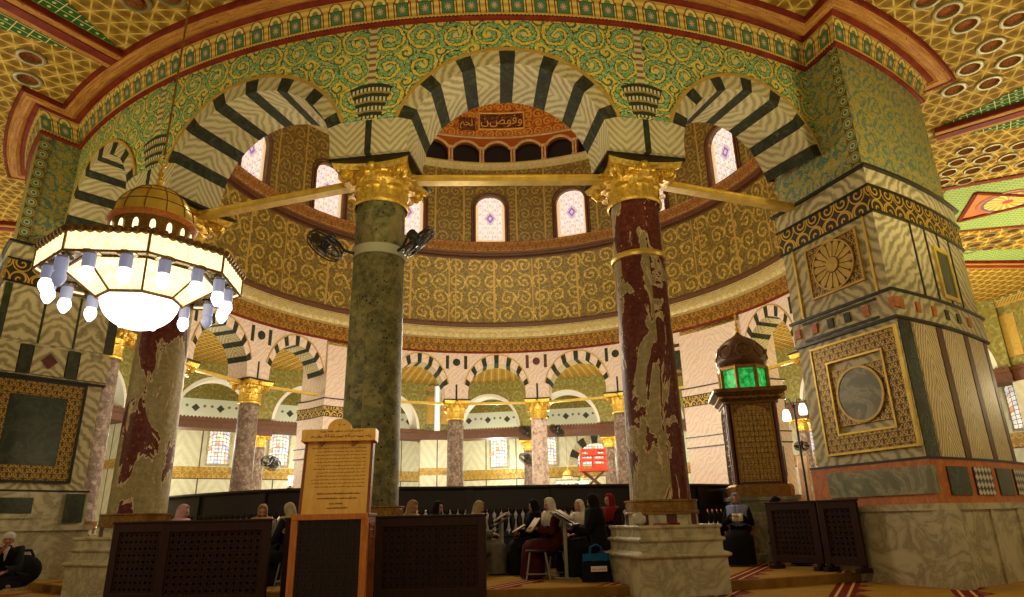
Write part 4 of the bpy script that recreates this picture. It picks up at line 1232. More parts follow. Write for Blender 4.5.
def oct_pier(t, lb):
    r = AO/cos(pi/8); e = empty('octagon_pier', P(r, t, 0), radians(t), lb, 'pier')
    mb = MB(); mb.box((0, 0, 2.7), (1.9, 1.2, 5.4)); mb.obj('marble_body', M['outer'], e)
    mb = MB(); mb.box((0, 0, .45), (2.05, 1.35, .9)); mb.obj('plinth', M['marble'], e)
    mb = MB(); mb.box((0, 0, 3.62), (1.96, 1.26, .4)); mb.obj('gold_band', M['band'], e)
    mb = MB(); mb.box((0, 0, 5.6), (2.1, 1.4, .42)); mb.box((0, 0, 5.86), (2.2, 1.5, .12)); mb.obj('wooden_cornice', M['brownwood'], e)
    mb = MB(); mb.box((0, 0, 7.25), (1.9, 1.2, 2.66)); mb.obj('mosaic_body', M['octgold'], e)
    mb = MB(); mb.box((0, 0, 8.4), (2.15, 1.45, .3)); mb.obj('top_cornice', M['niche'], e)
    for s_ in (-1, 1):
        for x in (-.5, .5):
            mb = MB(); mb.box((x, s_*.61, 7.1), (.6, .03, 1.6)); mb.obj('gold_panel', M['goldpaint'], e)
for tc, k in ((90, 'right'), (135, 'right rear'), (180, 'far'), (225, 'left rear'), (270, 'left')):
    oct_side(tc+ROT, k, 'white lined %%s above the %s wooden beam' % k)
for t, lb in ((67.5, 'octagon pier beyond the right pier, out to the right'), (112.5, 'mosaic topped octagon pier at the right edge behind the big marble pier'), (157.5, 'far octagon pier right of the dark red column'), (202.5, 'far octagon pier with brown cornice just right of the green column'), (247.5, 'octagon pier behind the chandelier column'), (292.5, 'octagon pier beyond the left pier')):
    oct_pier(t+ROT, lb)
def outer_side(tc, idx):
    half = AW*tan(pi/8); n = P(1, tc, 0); tg = Vector((cos(radians(tc)), sin(radians(tc)), 0))
    w = lambda x, o, z: n*(AW+o)+tg*x+Vector((0, 0, z))
    def strip(z0, z1, o, name, m):
        mb = MB(); mb.grid(lambda i, j: w(-half+2*half*i/20, o, z0+(z1-z0)*j), 20, 1, lambda i, j: (-half+2*half*i/20, (j-.5)*(z1-z0))); return struct(mb.obj(name, m))
    strip(0, 3.4, 0, 'wall_outer', M['outer']); strip(3.4, 3.45, -.05, 'wall_outer_line', M['brownwood']); strip(3.45, 4.05, -.02, 'wall_outer_band', M['band'])
    strip(4.05, 6.75, 0, 'wall_outer_upper', M['outer']); strip(6.75, 7.75, -.01, 'wall_outer_motif', M['motif']); strip(7.75, CZ, -.02, 'wall_outer_top', M['octgold'])
    return w
NW = [20]
for tc in (90, 135, 180, 225, 270):
    w = outer_side(tc+ROT, tc)
    xs = {180: (5.1, 1.9, -5.4), 225: (6.6, 3.1, -.2, -3.4), 270: (5, 1.7, -1.7, -5), 135: (5, 1.7, -1.7, -5), 90: (5, 1.7, -1.7, -5)}[tc]
    for x in xs:
        mb = MB(); n = 12
        mb.grid(lambda i, j: w(x-.55+1.1*i/n, -.04, 4.2+(1.75+.3*sqrt(max(0, 1-(2*i/n-1)**2)))*j/6), n, 6, lambda i, j: (-.55+1.1*i/n, j*.3))
        o = struct(mb.obj('window_%d' % NW[0], M['farglass'])); NW[0] += 1
        mb = MB(); mb.tube([w(x-.6, -.05, 4.15)]+[w(x-.6+1.2*i/n, -.05, 5.98+.32*sqrt(max(0, 1-(2*i/n-1)**2))) for i in range(n+1)]+[w(x+.6, -.05, 4.15), w(x-.6, -.05, 4.15)], .06, 6)
        mb.obj('window_frame', M['marble'], o)
    if tc == 180:       # arched lunette with grille over the door
        e = empty('arched_grille', w(-1.1, -.06, 4.15), radians(tc+ROT), 'half round lit lattice window with striped stones behind the orange lift', 'window')
        mb = MB(); n = 16
        mb.grid(lambda i, j: Vector((-1.15*j*cos(pi*i/n), 0, 1.3*j*sin(pi*i/n))), n, 1, lambda i, j: (-1.15*j*cos(pi*i/n), 1.3*j*sin(pi*i/n))); mb.obj('lit_glass', M['farglass'], e)
        mb = MB()
        for i in range(-5, 6):
            x = i*.2; h = 1.3*sqrt(max(0, 1-(x/1.15)**2))
            if h > .1: mb.box((x, -.03, h/2), (.05, .04, h))
        for j in range(1, 6):
            z = j*.2; hw = 1.15*sqrt(max(0, 1-(z/1.3)**2)); mb.box((0, -.03, z), (2*hw, .04, .05))
        mb.obj('grille', M['grille'], e)
        mb = MB()
        for i in range(11):
            mb.mi = i % 2
            mb.grid(lambda a, b: Vector((-(1.15+.55*b)*cos(pi*(i+a/2)/11), -.04, (1.3+.55*b)*sin(pi*(i+a/2)/11))), 2, 1)
        mb.obj('striped_surround', [M['marble'], M['dark']], e)

e = empty('reveal_glow', (-6.62, 17.95, 5.9), radians(12), 'bluish glow strip for a lit reveal on the far octagon pier, right of green column', 'reveal')
mb = MB(); mb.box((0, 0, 1.25), (.16, .10, 2.5)); bev(mb.obj('glow_strip', M['revealglow'], e), .02)  # glowing strip added to show a lit reveal, not a lamp fitting
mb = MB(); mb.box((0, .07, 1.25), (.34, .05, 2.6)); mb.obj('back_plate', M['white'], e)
# ------------------------------------------------------------------ balustrade round the rock
def BRt(t):
    k = min(1, max(0, (t+15)/22)); k = k*k*(3-2*k); return 8.9-1.3*k
e = empty('wooden_balustrade', P(0, 0, .07), 0, 'long dark wooden balustrade curving round the middle of the hall', 'balustrade')
def brail(prof, name):
    mb = MB(); n = 100
    mb.grid(lambda i, j: P(BRt(-75+1.5*i)+prof[j][0], -75+1.5*i, prof[j][1]), n, len(prof)-1, lambda i, j: (i*.2, j*.1)); mb.obj(name, M['railwood'], e, smooth=40)
brail([(-.06, 1.34), (.08, 1.34), (.10, 1.37), (.08, 1.40), (-.06, 1.40), (-.06, 1.34)], 'top_rail')
brail([(.04, .0), (.04, .55), (.06, .57), (.06, .62), (0, .62), (0, .0)], 'lower_panel')
brail([(.04, 1.02), (.04, 1.34), (-.02, 1.34), (-.02, 1.02), (.04, 1.02)], 'upper_panel')
bal = MB(); bal.rev([(.055, .62), (.055, .66), (.03, .68), (.05, .76), (.056, .84), (.03, .93), (.05, .96), (.06, .98), (.06, 1.02)], 0, 360, 8)
first = None
for i in range(98):
    t = -42+i*.92
    if first is None: first = bal.obj('baluster', M['darkwood'], e, smooth=60); o = first
    else: o = dup(first, e)
    o.location = P(BRt(t)+.02, t, 0)
for i in range(14):
    t = -72+i*11
    mb = MB(); mb.box((0, 0, .67), (.12, .12, 1.34)); o = mb.obj('post', M['railwood'], e); o.location = P(BRt(t)+.02, t, 0); o.rotation_euler = (0, 0, radians(t))
mb = MB(); rr_ = random.Random(3); ro = {}
def rock(i, j):
    a = 2*pi*(i % 40)/40; k = ro.setdefault((i % 40, j), rr_.uniform(.9, 1.08)) if j < 8 else 1
    r = 6.2*(1-j/8)*k; return Vector((r*cos(a), r*.9*sin(a), .1+1.2*(1-(1-j/8)**3.0)*(k if j else 1)*(.85+.2*sin(a*3))))
mb.grid(rock, 40, 8); tag(mb.obj('bare_rock', M['rockstone'], smooth=80), 'grey bare rock mound enclosed by the dark balustrade', 'rock', None, 'thing')

# ------------------------------------------------------------------ domed shrine cabinet by the right pier
RX, RY, RR = 5.76, -6.10, radians(-3)
mb = MB(); mb.box((0, 0, .53), (1.12, 1.12, 1.06)); mb.box((0, 0, 1.04), (1.2, 1.2, .07)); mb.box((0, 0, .07), (1.2, 1.2, .14))
o = bev(mb.obj('marble_plinth', M['graymarble']), .01); o.location = (RX, RY, .12); o.rotation_euler = (0, 0, RR)
tag(o, 'grey-green marble plinth under the domed shrine cabinet', 'plinth')
e = empty('shrine_cabinet', (RX, RY, 1.2), RR, 'tall brass shrine cabinet with green lantern and brown dome', 'shrine'); e.scale = (.82, .82, .95)
def octp(r, z, k, rot=22.5): a = radians(rot+45*k); return Vector((r*cos(a), r*sin(a), z))
def octring(mb, prof):
    for (a, z0), (b, z1) in zip(prof, prof[1:]):
        for k in range(8):
            w0 = a*tan(pi/8); w1 = b*tan(pi/8)
            mb.face([octp(a, z0, k), octp(a, z0, k+1), octp(b, z1, k+1), octp(b, z1, k)], [(-w0, z0), (w0, z0), (w1, z1), (-w1, z1)])
def sqp(h, z, k, ch):
    q = [(-h+ch, -h), (h-ch, -h), (h, -h+ch), (h, h-ch), (h-ch, h), (-h+ch, h), (-h, h-ch), (-h, -h+ch)][k % 8]
    return Vector((q[0], q[1], z))
def sqring(mb, prof, ch=.1):
    for (a, z0), (b, z1) in zip(prof, prof[1:]):
        for k in range(8):
            ca, cb = min(ch, a), min(ch, b)
            mb.face([sqp(a, z0, k, ca), sqp(a, z0, k+1, ca), sqp(b, z1, k+1, cb), sqp(b, z1, k, cb)], [(-a, z0), (a, z0), (b, z1), (-b, z1)])
mb = MB(); sqring(mb, [(0, 0), (.66, 0), (.66, .18), (.62, .22), (0, .22)]); mb.obj('base', M['brassgold'], e)
mb = MB(); sqring(mb, [(.53, .2), (.53, 1.78), (0, 1.78)]); mb.obj('body', M['mahogany'], e)
for k in range(4):
    Mx = Matrix.Rotation(k*pi/2, 4, 'Z')
    mb = MB(); mb.box((0, -.53, 1.0), (.80, .03, 1.46)); o = mb.obj('brass_panel', M['brasspanel'], e); o.data.transform(Mx)
    mb = MB()
    for i in range(1, 10): mb.box((-.40+.08*i, -.548, .95), (.012 if i == 5 else .007, .012, 1.36))
    for i in range(14): mb.box((0, -.548, .30+i*.1), (.80, .012, .007))
    mb.obj('grille', M['brassdark'], e).data.transform(Mx)
    mb = MB()
    out = [(-.40, 1.74), (.40, 1.74), (.40, 1.5)]+[(.40*cos(pi*i/16), 1.5+.2*sin(pi*i/16)) for i in range(1, 16)]+[(-.40, 1.5)]
    mb.prism(out, lambda x, z: Vector((x, -.57, z)), lambda x, z: Vector((x, -.54, z))); mb.obj('arch_spandrel', M['brassdark'], e).data.transform(Mx)
    for x in (-.42, .42):
        mb = MB(); mb.box((x, -.55, 1.0), (.04, .04, 1.5)); mb.obj('door_frame', M['brassgold'], e).data.transform(Mx)
    mb = MB(); mb.tube([(-.50, -.50, .22), (-.50, -.50, 1.76)], .05, 10); mb.obj('corner_post', M['mahogany'], e, smooth=50).data.transform(Mx)
mb = MB(); sqring(mb, [(.54, 1.72), (.60, 1.74), (.60, 1.78), (.68, 1.84), (.68, 1.88), (.79, 1.95), (.79, 2.02), (.55, 2.06), (0, 2.06)], .06); mb.obj('cornice', M['brassdark'], e)
mb = MB(); octring(mb, [(.50, 2.05), (.50, 2.48), (0, 2.48)]); mb.obj('green_lantern', M['greenglow'], e, )
for k in range(8):
    mb = MB(); mb.tube([octp(.55, 2.05, k), octp(.55, 2.5, k)], .045, 6); mb.obj('lantern_post', M['brassgold'], e, smooth=50)
mb = MB(); octring(mb, [(.48, 2.46), (.58, 2.46), (.58, 2.52), (.54, 2.55), (0, 2.55)]); mb.obj('lantern_rim', M['brassgold'], e)
mb = MB(); mb.rev([(.50, 2.53), (.57, 2.6), (.585, 2.70), (.55, 2.86), (.45, 3.01), (.30, 3.12), (.15, 3.19), (.06, 3.25), (.03, 3.32), (0, 3.32)], 0, 360, 32)
do = mb.obj('dome', M['domebrown'], e, smooth=60)
mb = MB()
for k in range(8):
    a = 45*k
    for r0, z0, rr in ((.55, 2.83, .15), ):
        pts = []
        for i in range(16):
            u = 2*pi*i/16; zz = z0+rr*.95*sin(u)
            rad = .588 if zz < 2.70 else .588-.95*max(0, zz-2.68)**1.75
            pts.append(P(rad+.01, a+cos(u)*17, zz))
        mb.tube(pts, .014, 5, closed=True)
mb.obj('dome_tracery', M['brassdark'], e, smooth=60)
mb = MB(); mb.rev([(.04, 3.28), (.06, 3.34), (.02, 3.40), (.05, 3.46), (.015, 3.52), (.012, 3.62), (.03, 3.66), (0, 3.72)], 0, 360, 12); mb.obj('finial', M['gold'], e, smooth=60)

# ------------------------------------------------------------------ lattice screens
def lattice_mb(W, H, cell):
    mb = MB(); nx = max(1, round(W/cell)); nz = max(1, round(H/cell)); cx, cz = W/nx, H/nz
    def bar(a, b, w=.010, th=.02):
        d = Vector((b[0]-a[0], 0, b[1]-a[1])); L = d.length; d.normalize(); s = Vector((-d.z, 0, d.x))*w/2
        A, Bq = Vector((a[0], 0, a[1])), Vector((b[0], 0, b[1])); y = Vector((0, th/2, 0))
        mb.face([A-s-y, Bq-s-y, Bq+s-y, A+s-y]); mb.face([A+s+y, Bq+s+y, Bq-s+y, A-s+y])
        mb.face([A-s-y, A-s+y, Bq-s+y, Bq-s-y]); mb.face([A+s-y, Bq+s-y, Bq+s+y, A+s+y])
    for i in range(nx):
        for j in range(nz):
            x, z = -W/2+(i+.5)*cx, (j+.5)*cz
            o = [(x+.36*cx*cos(pi/8+k*pi/4), z+.36*cz*sin(pi/8+k*pi/4)) for k in range(8)]
            for k in range(8): bar(o[k], o[(k+1) % 8], .015)
            for k, (dx, dz) in ((0, (.5, .14)), (7, (.5, -.14)), (1, (.14, .5)), (2, (-.14, .5)), (3, (-.5, .14)), (4, (-.5, -.14)), (5, (-.14, -.5)), (6, (.14, -.5))):
                bar(o[k], (x+dx*cx, z+dz*cz), .013)
            bar((x-.5*cx, z-.5*cz), (x-.27*cx, z-.27*cz), .016); bar((x+.5*cx, z+.5*cz), (x+.27*cx, z+.27*cz), .016)
            bar((x-.5*cx, z+.5*cz), (x-.27*cx, z+.27*cz), .016); bar((x+.5*cx, z-.5*cz), (x+.27*cx, z-.27*cz), .016)
    return mb
def screen(p0, p1, z0, H, label, fr=.10, leaf=None):
    a, b = Vector((p0[0], p0[1], 0)), Vector((p1[0], p1[1], 0)); d = b-a; W = d.length
    e = empty('lattice_screen', ((a.x+b.x)/2, (a.y+b.y)/2, z0), atan2(d.y, d.x), label, 'screen')
    ft = .09
    mb = MB(); mb.box((0, 0, H-fr/2), (W, .05, fr)); mb.box((0, 0, ft+fr/2), (W, .05, fr)); mb.box((0, 0, H+.012), (W+.03, .07, .025))
    for s_ in (-1, 1): mb.box((s_*(W-fr)/2, 0, (H+ft)/2), (fr, .052, H-ft))
    bev(mb.obj('frame', M['screenwood'], e), .006)
    lm = lattice_mb(W-2*fr, H-ft-2*fr, .075); o = lm.obj('lattice', M['screenwood'], e); o.location = (0, 0, ft+fr)
    mb = MB(); mb.box((0, .032, (H+ft)/2), (W-2*fr+.02, .008, H-ft-2*fr+.02)); mb.obj('backing', M['darkwood'], e)
    for s_ in (-1, 1):
        mb = MB(); mb.box((s_*(W/2-.06), 0, .03), (.09, .26, .06)); mb.box((s_*(W/2-.06), 0, .08), (.06, .12, .06)); bev(mb.obj('foot', M['screenwood'], e), .006)
    return e
screen((-2.86, -11.62), (-2.02, -11.74), 0, .955, 'leftmost dark wooden lattice screen beside the white pedestal')
screen((-1.98, -11.98), (-.74, -11.83), 0, .95, 'wide dark lattice screen left of the wooden sign stand')
screen((-.90, -11.16), (-.28, -11.10), 0, .96, 'lattice screen partly hidden behind the wooden sign stand')
screen((.36, -11.50), (1.64, -11.33), 0, .95, 'brown openwork lattice screen right of the wooden sign')
screen((5.46, -8.02), (6.02, -8.66), .12, .93, 'dark lattice screen leaf beside the right pier, next to black robed woman')
screen((6.04, -8.69), (6.42, -9.16), .12, .93, 'narrow dark screen leaf touching the right pier')

# ------------------------------------------------------------------ wooden sign stand
def squiggle(mb, x0, x1, z, h, yy, seed, latin=False):
    rnd = random.Random(seed); x = x1
    def st(a, b, w):
        d = Vector((b[0]-a[0], b[1]-a[1])); 
        if d.length < 1e-5: return
        n = Vector((-d.y, d.x)).normalized()*w/2
        mb.face([(a[0]-n.x, yy, a[1]-n.y), (b[0]-n.x, yy, b[1]-n.y), (b[0]+n.x, yy, b[1]+n.y), (a[0]+n.x, yy, a[1]+n.y)])
    w = h*.17
    while x > x0:
        L = rnd.uniform(1.4, 4.2)*h
        if x-L < x0: break
        if latin:
            q = x
            while q > x-L:
                k = rnd.random(); hh = h*(.62 if k < .7 else 1.0)
                st((q, z), (q, z+hh), w); st((q, z+(hh if k < .5 else 0)), (q-h*.3, z+(hh*.5)), w); st((q-h*.3, z+hh*.5), (q-h*.3, z), w*.8); q -= h*.52
        else:
            q = x; st((x, z), (x-L, z), w)
            while q > x-L+h*.2:
                k = rnd.random()
                if k < .22: st((q, z), (q, z+h), w)
                elif k < .5: st((q, z), (q-h*.12, z+h*.42), w); st((q-h*.12, z+h*.42), (q-h*.3, z), w)
                elif k < .7: st((q, z), (q-h*.1, z-h*.35), w); st((q-h*.1, z-h*.35), (q-h*.4, z-h*.3), w)
                elif k < .85: st((q, z+h*.6), (q-h*.12, z+h*.6), w)
                else: st((q, z-h*.28), (q-h*.12, z-h*.28), w)
                q -= h*rnd.uniform(.3, .5)
        x -= L+h*.55
e = empty('sign_stand', (.14, -12.14, 0), radians(8), 'tall honey coloured wooden sign stand with engraved inscription board', 'sign')
W_, D_ = .80, .40
mb = MB()
for s_ in (-1, 1): mb.box((s_*(W_/2-.035), -D_/2, .5), (.07, .06, 1.0))
mb.box((0, -D_/2, .97), (W_, .07, .06)); mb.box((0, -D_/2, .05), (W_, .06, .1)); bev(mb.obj('front_frame', M['orangewood'], e), .005)
mb = MB(); mb.box((0, -D_/2+.02, .5), (W_-.13, .02, .86)); mb.obj('dark_panel', M['darkwood'], e)
lm = lattice_mb(W_-.16, .84, .08); o = lm.obj('lattice', M['darkwood'], e); o.location = (0, -D_/2+.0, .1)
mb = MB()
for s_ in (-1, 1):
    mb.box((s_*(W_/2-.02), 0, .5), (.035, D_, .98))
    for z0, z1 in ((.08, .42), (.5, .9)):
        for y0, y1, a, b in ((-.14, .14, z0, z0+.03), (-.14, .14, z1-.03, z1), (-.14, -.11, z0, z1), (.11, .14, z0, z1)): mb.box((s_*(W_/2+.005), (y0+y1)/2, (a+b)/2), (.012, y1-y0, b-a))
    for i in range(5): mb.box((s_*(W_/2+.002), 0, .55+i*.07), (.008, .2, .02))
mb.box((0, D_/2-.02, .5), (W_, .03, .98)); mb.box((.0, 0, .985), (W_+.02, D_+.02, .03)); bev(mb.obj('side_panel', M['signwood2'], e), .004)
TL_ = Matrix.Translation((0, -.10, 1.0)) @ Matrix.Rotation(radians(-6), 4, 'X')
mb = MB(); mb.box((0, .03, .38), (.70, .03, .78), TL_); bev(mb.obj('inscription_board', M['signwood'], e), .004)
mb = MB()
for s_ in (-1, 1): mb.box((s_*.365, .06, .40), (.03, .10, .82), TL_)
mb.box((0, .10, .40), (.72, .02, .82), TL_); bev(mb.obj('board_case', M['signwood2'], e), .004)
mb = MB(); mb.box((0, .03, .835), (.82, .16, .135), TL_)
out = [(-.17, .90)]+[(-.13*cos(pi*i/12)*1.0, .905+.115*sin(pi*i/12)) for i in range(13)]+[(.17, .90)]
mb.prism(out, lambda a, b: TL_ @ Vector((a, -.045, b)), lambda a, b: TL_ @ Vector((a, .03, b))); bev(mb.obj('carved_header', M['signwood'], e), .005)
mb = MB()
for x in (-.19, .17): mb.prism([(x-.04, .77), (x+.04, .77), (x, .72)], lambda a, b: TL_ @ Vector((a, -.02, b)), lambda a, b: TL_ @ Vector((a, .02, b)))
mb.obj('pendant_drop', M['signwood2'], e)
mb = MB()
squiggle(mb, -.07, .07, .945, .022, -.047, 1)
squiggle(mb, -.25, .27, .872, .024, -.052, 2); squiggle(mb, -.36, .36, .815, .03, -.052, 3)
mb.v = [tuple(TL_ @ Vector(v)) for v in mb.v]; mb.obj('header_lettering', M['ink'], e)
mb = MB()
for i in range(12): squiggle(mb, -.30+(0.02*(i % 3)), .31, .70-i*.038, .014, .0135, 20+i)
mb.v = [tuple(TL_ @ Vector(v)) for v in mb.v]; mb.obj('engraved_lines', M['ink'], e)
mb = MB()
for i, (w0, z) in enumerate(((.27, .205), (.24, .155), (.09, .10), (.14, .055))): squiggle(mb, -w0, w0, z, .02, .0135, 50+i, True)
mb.v = [tuple(TL_ @ Vector(v)) for v in mb.v]; mb.obj('lower_lettering', M['inkdark'], e)

# ------------------------------------------------------------------ chandelier
def make_chandelier(loc, rz, label, rod=4.9, sc=1):
    e = empty('chandelier', loc, rz, label, 'chandelier', None, sc)
    R = 1.0; oc = lambda r, z, k: Vector((r*cos(k*pi/4), r*sin(k*pi/4), z))
    for k in range(8):
        mb = MB(); a, b = oc(R, 0, k), oc(R, 0, k+1); c_, d = oc(R, -.2, k), oc(R, -.2, k+1); i_ = lambda v: Vector((v.x*.975, v.y*.975, v.z))
        L = (b-a).length/2
        mb.face([c_, d, b, a], [(-L, 0), (L, 0), (L, .2), (-L, .2)]); mb.face([i_(a), i_(b), i_(d), i_(c_)]); mb.face([a, b, i_(b), i_(a)]); mb.face([c_, i_(c_), i_(d), d])
        mb.obj('rim_panel', M['lamp_panel'], e)
    mb = MB()
    for k in range(8): mb.tube([oc(R, .01, k), oc(R, -.21, k)], .014, 6)
    for z in (.008, -.208): mb.tube([oc(R, z, k) for k in range(8)], .014, 6, closed=True)
    mb.obj('rim_frame', M['brassgold'], e)
    mb = MB()
    for k in range(8): mb.face([oc(.975, -.19, k), oc(.975, -.19, k+1), oc(.70, -.16, k+1), oc(.70, -.16, k)])
    mb.obj('soffit', M['chrome'], e)
    mb = MB()
    for k in range(8):
        a, b = oc(R, .0, k), oc(R, .0, k+1)
        mb.face([a, b, oc(.5, .07, k+1), oc(.5, .07, k)])
        for i in range(9):
            p = a+(b-a)*(i+.5)/9; mb.ball(p+Vector((0, 0, .02)), .05, 8, 4, (1, 1, .9))
    mb.obj('crown_plate', M['brassdark'], e)
    for k in range(8):
        mb = MB(); a, b, c_, d = oc(.74, -.17, k), oc(.74, -.17, k+1), oc(.41, -.42, k), oc(.41, -.42, k+1)
        mb.face([c_, d, b, a], [(-.2, 0), (.2, 0), (.3, .3), (-.3, .3)]); mb.obj('glass_panel', M['lamp_panel'], e)
    mb = MB()
    for k in range(8): mb.tube([oc(.745, -.17, k), oc(.415, -.425, k)], .012, 6)
    mb.tube([oc(.745, -.17, k) for k in range(8)], .014, 6, closed=True); mb.tube([oc(.415, -.425, k) for k in range(8)], .018, 6, closed=True); mb.obj('panel_frame', M['brassgold'], e)
    mb = MB(); mb.rev([(.385*cos(radians(a)), -.415-.32*sin(radians(a))) for a in range(0, 91, 9)], 0, 360, 32); mb.obj('bowl', M['lamp_bowl'], e, smooth=80)
    mb = MB(); mb.rev([(.42, .05), (.41, .47)], 0, 360, 32); mb.obj('drum', M['brassgold'], e, smooth=60)
    for k in range(16):
        mb = MB(); a = 22.5*k
        out = [(-3.9, .14), (3.9, .14), (3.9, .33)]+[(3.9*cos(pi*i/8), .33+.06*sin(pi*i/8)) for i in range(1, 8)]+[(-3.9, .33)]
        mb.face([P(.422, a+x, z) for x, z in out]); mb.obj('drum_window', M['lamp_panel'], e)
    mb = MB(); mb.rev([(.40, .44), (.45, .45), (.465, .475), (.45, .50), (.40, .505)], 0, 360, 40); mb.obj('drum_cornice', M['orangewood'], e, smooth=50)
    mb = MB(); mb.rev([(.415*cos(radians(a)), .50+.44*sin(radians(a))) for a in range(0, 91, 6)], 0, 360, 40)
    mb.obj('dome', M['domegold'], e, smooth=60)
    mb = MB()
    for k in range(12): mb.tube([P(.419*cos(radians(a)), 30*k, .50+.444*sin(radians(a))) for a in range(0, 88, 8)], .006, 4)
    for a in (20, 42, 62): mb.tube([P(.419*cos(radians(a)), 15*k, .50+.444*sin(radians(a))) for k in range(24)], .006, 4, closed=True)
    mb.obj('dome_ribs', M['brassgold'], e)
    mb = MB(); mb.rev([(.05, .95), (.03, 1.0), (.05, 1.04), (.02, 1.08), (.04, 1.13), (.015, 1.18), (.015, 1.24)], 0, 360, 12)
    mb.tube([(.06*cos(2*pi*i/14), 0, 1.30+.06*sin(2*pi*i/14)) for i in range(14)], .014, 6, closed=True); mb.obj('finial', M['gold'], e, smooth=60)
    mb = MB(); mb.tube([(0, 0, 1.34), (0, 0, rod)], .012, 6)
    for i in range(14): mb.ball((0, 0, 1.42+i*.26), .024, 6, 5)
    mb.obj('hanging_chain', M['brassgold'], e)
    first = None
    for k in range(16):
        a = 22.5*k+11.25
        if first is None:
            mb = MB(); mb.rev([(0, -.16), (.055, -.155), (.06, -.13), (.06, -.0), (.0, .0)], 0, 360, 14); g_ = mb.obj('bulb_base', M['bulb_base'], e, smooth=40)
            mb = MB(); mb.rev([(0, -.315), (.022, -.31), (.05, -.27), (.066, -.23), (.06, -.18), (.045, -.155)], 0, 360, 14); o = mb.obj('bulb', M['lamp_bulb'], g_, smooth=70)
            mb = MB(); mb.rev([(.0, .02), (.09, .01), (.095, -.012), (.06, -.02)], 0, 360, 14); mb.obj('bulb_cup', M['chrome'], g_, smooth=40)
            first = g_; q = g_
        else: q = dup(first, e)
        q.location = P(.86, a, -.2)
        if k in (3, 11):
            for ch in q.children:
                if ch.name.startswith('bulb') and 'cup' not in ch.name: setmat(ch, M['bulb_base'])
    return e
CH = make_chandelier((-1.816, -13.128, 3.65), -1.688, 'large octagonal lit chandelier with gold dome hanging at the left')
dup(CH, None, 'small distant lit chandelier with golden dome above the balustrade', (.84, 16.0, 2.75), .3, .60)
dup(CH, None, 'smaller distant chandelier just right of the other far one, left of orange lift', (1.62, 16.9, 2.80), .1, .32)

# ------------------------------------------------------------------ fans
def make_fan(name_label, loc, aim, arm):
    e = empty('wall_fan', loc, 0, name_label, 'fan')
    q = Vector(aim).normalized().to_track_quat('Z', 'Y'); Mx = q.to_matrix().to_4x4()
    mb = MB()
    for z, r in ((.05, .26), (-.05, .26), (.0, .275)): mb.tube([Mx @ Vector((r*cos(2*pi*i/28), r*sin(2*pi*i/28), z)) for i in range(28)], .011, 5, closed=True)
    for k in range(28):
        a = 2*pi*k/28; mb.tube([Mx @ Vector((.05*cos(a), .05*sin(a), .075)), Mx @ Vector((.17*cos(a), .17*sin(a), .07)), Mx @ Vector((.275*cos(a), .275*sin(a), .0)), Mx @ Vector((.17*cos(a), .17*sin(a), -.07)), Mx @ Vector((.05*cos(a), .05*sin(a), -.075))], .004, 4)
    mb.obj('cage', M['fanblack'], e)
    for k in range(4):
        mb = MB(); a0 = k*pi/2
        mb.grid(lambda i, j: Mx @ Vector(((.04+.19*i/6)*cos(a0+(j/4-.5)*(.5+.7*i/6)), (.04+.19*i/6)*sin(a0+(j/4-.5)*(.5+.7*i/6)), (j/4-.5)*.05)), 6, 4); mb.obj('blade', M['fanblade'], e, smooth=60)
    mb = MB(); mb.rev([(0, .09), (.05, .085), (.055, .0), (.07, -.06), (.075, -.17), (.05, -.2), (0, -.2)], 0, 360, 16, M=Mx); mb.obj('motor', M['fanblack'], e, smooth=50)
    b = Mx @ Vector((0, 0, -.19)); mb = MB(); mb.tube([b, (b+Vector(arm))*.5+Vector((0, 0, -.08)), Vector(arm)], .022, 8); mb.ball(Vector(arm), .045, 8, 6); mb.obj('bracket', M['fanblack'], e, smooth=60)
    return e
FA = make_fan('black wall fan on the left side of the green column', (-.62, -11.24, 4.58), (-.42, -.32, -.85), (.36, .24, -.06))
FB = make_fan('black wall fan seen edge-on right of the green column', (.66, -11.02, 4.62), (.60, .34, -.70), (-.36, .10, -.08))
for lb, loc in (('small far fan below the far left lattice window', (-12.1, 9.5, 3.6)), ('small far fan left of the white veined column, at beam height', (-1.3, 16.6, 5.4)), ('small far fan right of the white veined column, at beam height', (.32, 16.8, 5.45)), ('small far fan left of the white column, lower down', (-1.4, 17.0, 4.0))):
    o = dup(FB, None, lb, loc, 2.0, 1.6)

# ------------------------------------------------------------------ orange lift
e = empty('scissor_lift', (2.2, 15.9, 0), radians(8), 'orange-red work lift platform standing beyond the balustrade', 'lift')
mb = MB()
for x in (-.62, 0, .62):
    for y in (-.35, .35): mb.box((x, y, 3.78), (.07, .07, .98))
for z in (4.25, 4.0, 3.75):
    for y in (-.35, .35): mb.box((0, y, z), (1.3, .06, .09))
    for x in (-.62, .62): mb.box((x, 0, z), (.06, .7, .09))
mb.box((-.05, -.38, 4.12), (.5, .03, .3))
mb.obj('guard_rail', M['redpaint'], e)
mb = MB(); mb.box((0, 0, 3.26), (1.5, .8, .14)); mb.box((.25, -.42, 3.42), (.5, .03, .25)); mb.obj('platform', M['redpaint'], e)
for y in (-.3, .3):
    for k in range(3):
        z0 = .45+k*.92
        for s_ in (-1, 1):
            mb = MB(); mb.tube([(-.55*s_, y, z0), (.55*s_, y, z0+.92)], .045, 6); mb.obj('scissor_arm', M['brownwood'], e)
mb = MB(); mb.box((0, 0, .33), (1.5, .8, .26)); mb.obj('chassis', M['redpaint'], e)
for x in (-.5, .5):
    for y in (-.38, .38):
        mb = MB(); mb.rev([(0, -.05), (.18, -.05), (.2, -.03), (.2, .03), (.18, .05), (0, .05)], 0, 360, 20, (0, 0, 0), Matrix.Translation((x, y, .2)) @ Matrix.Rotation(pi/2, 4, 'X')); mb.obj('wheel', M['fanblack'], e)

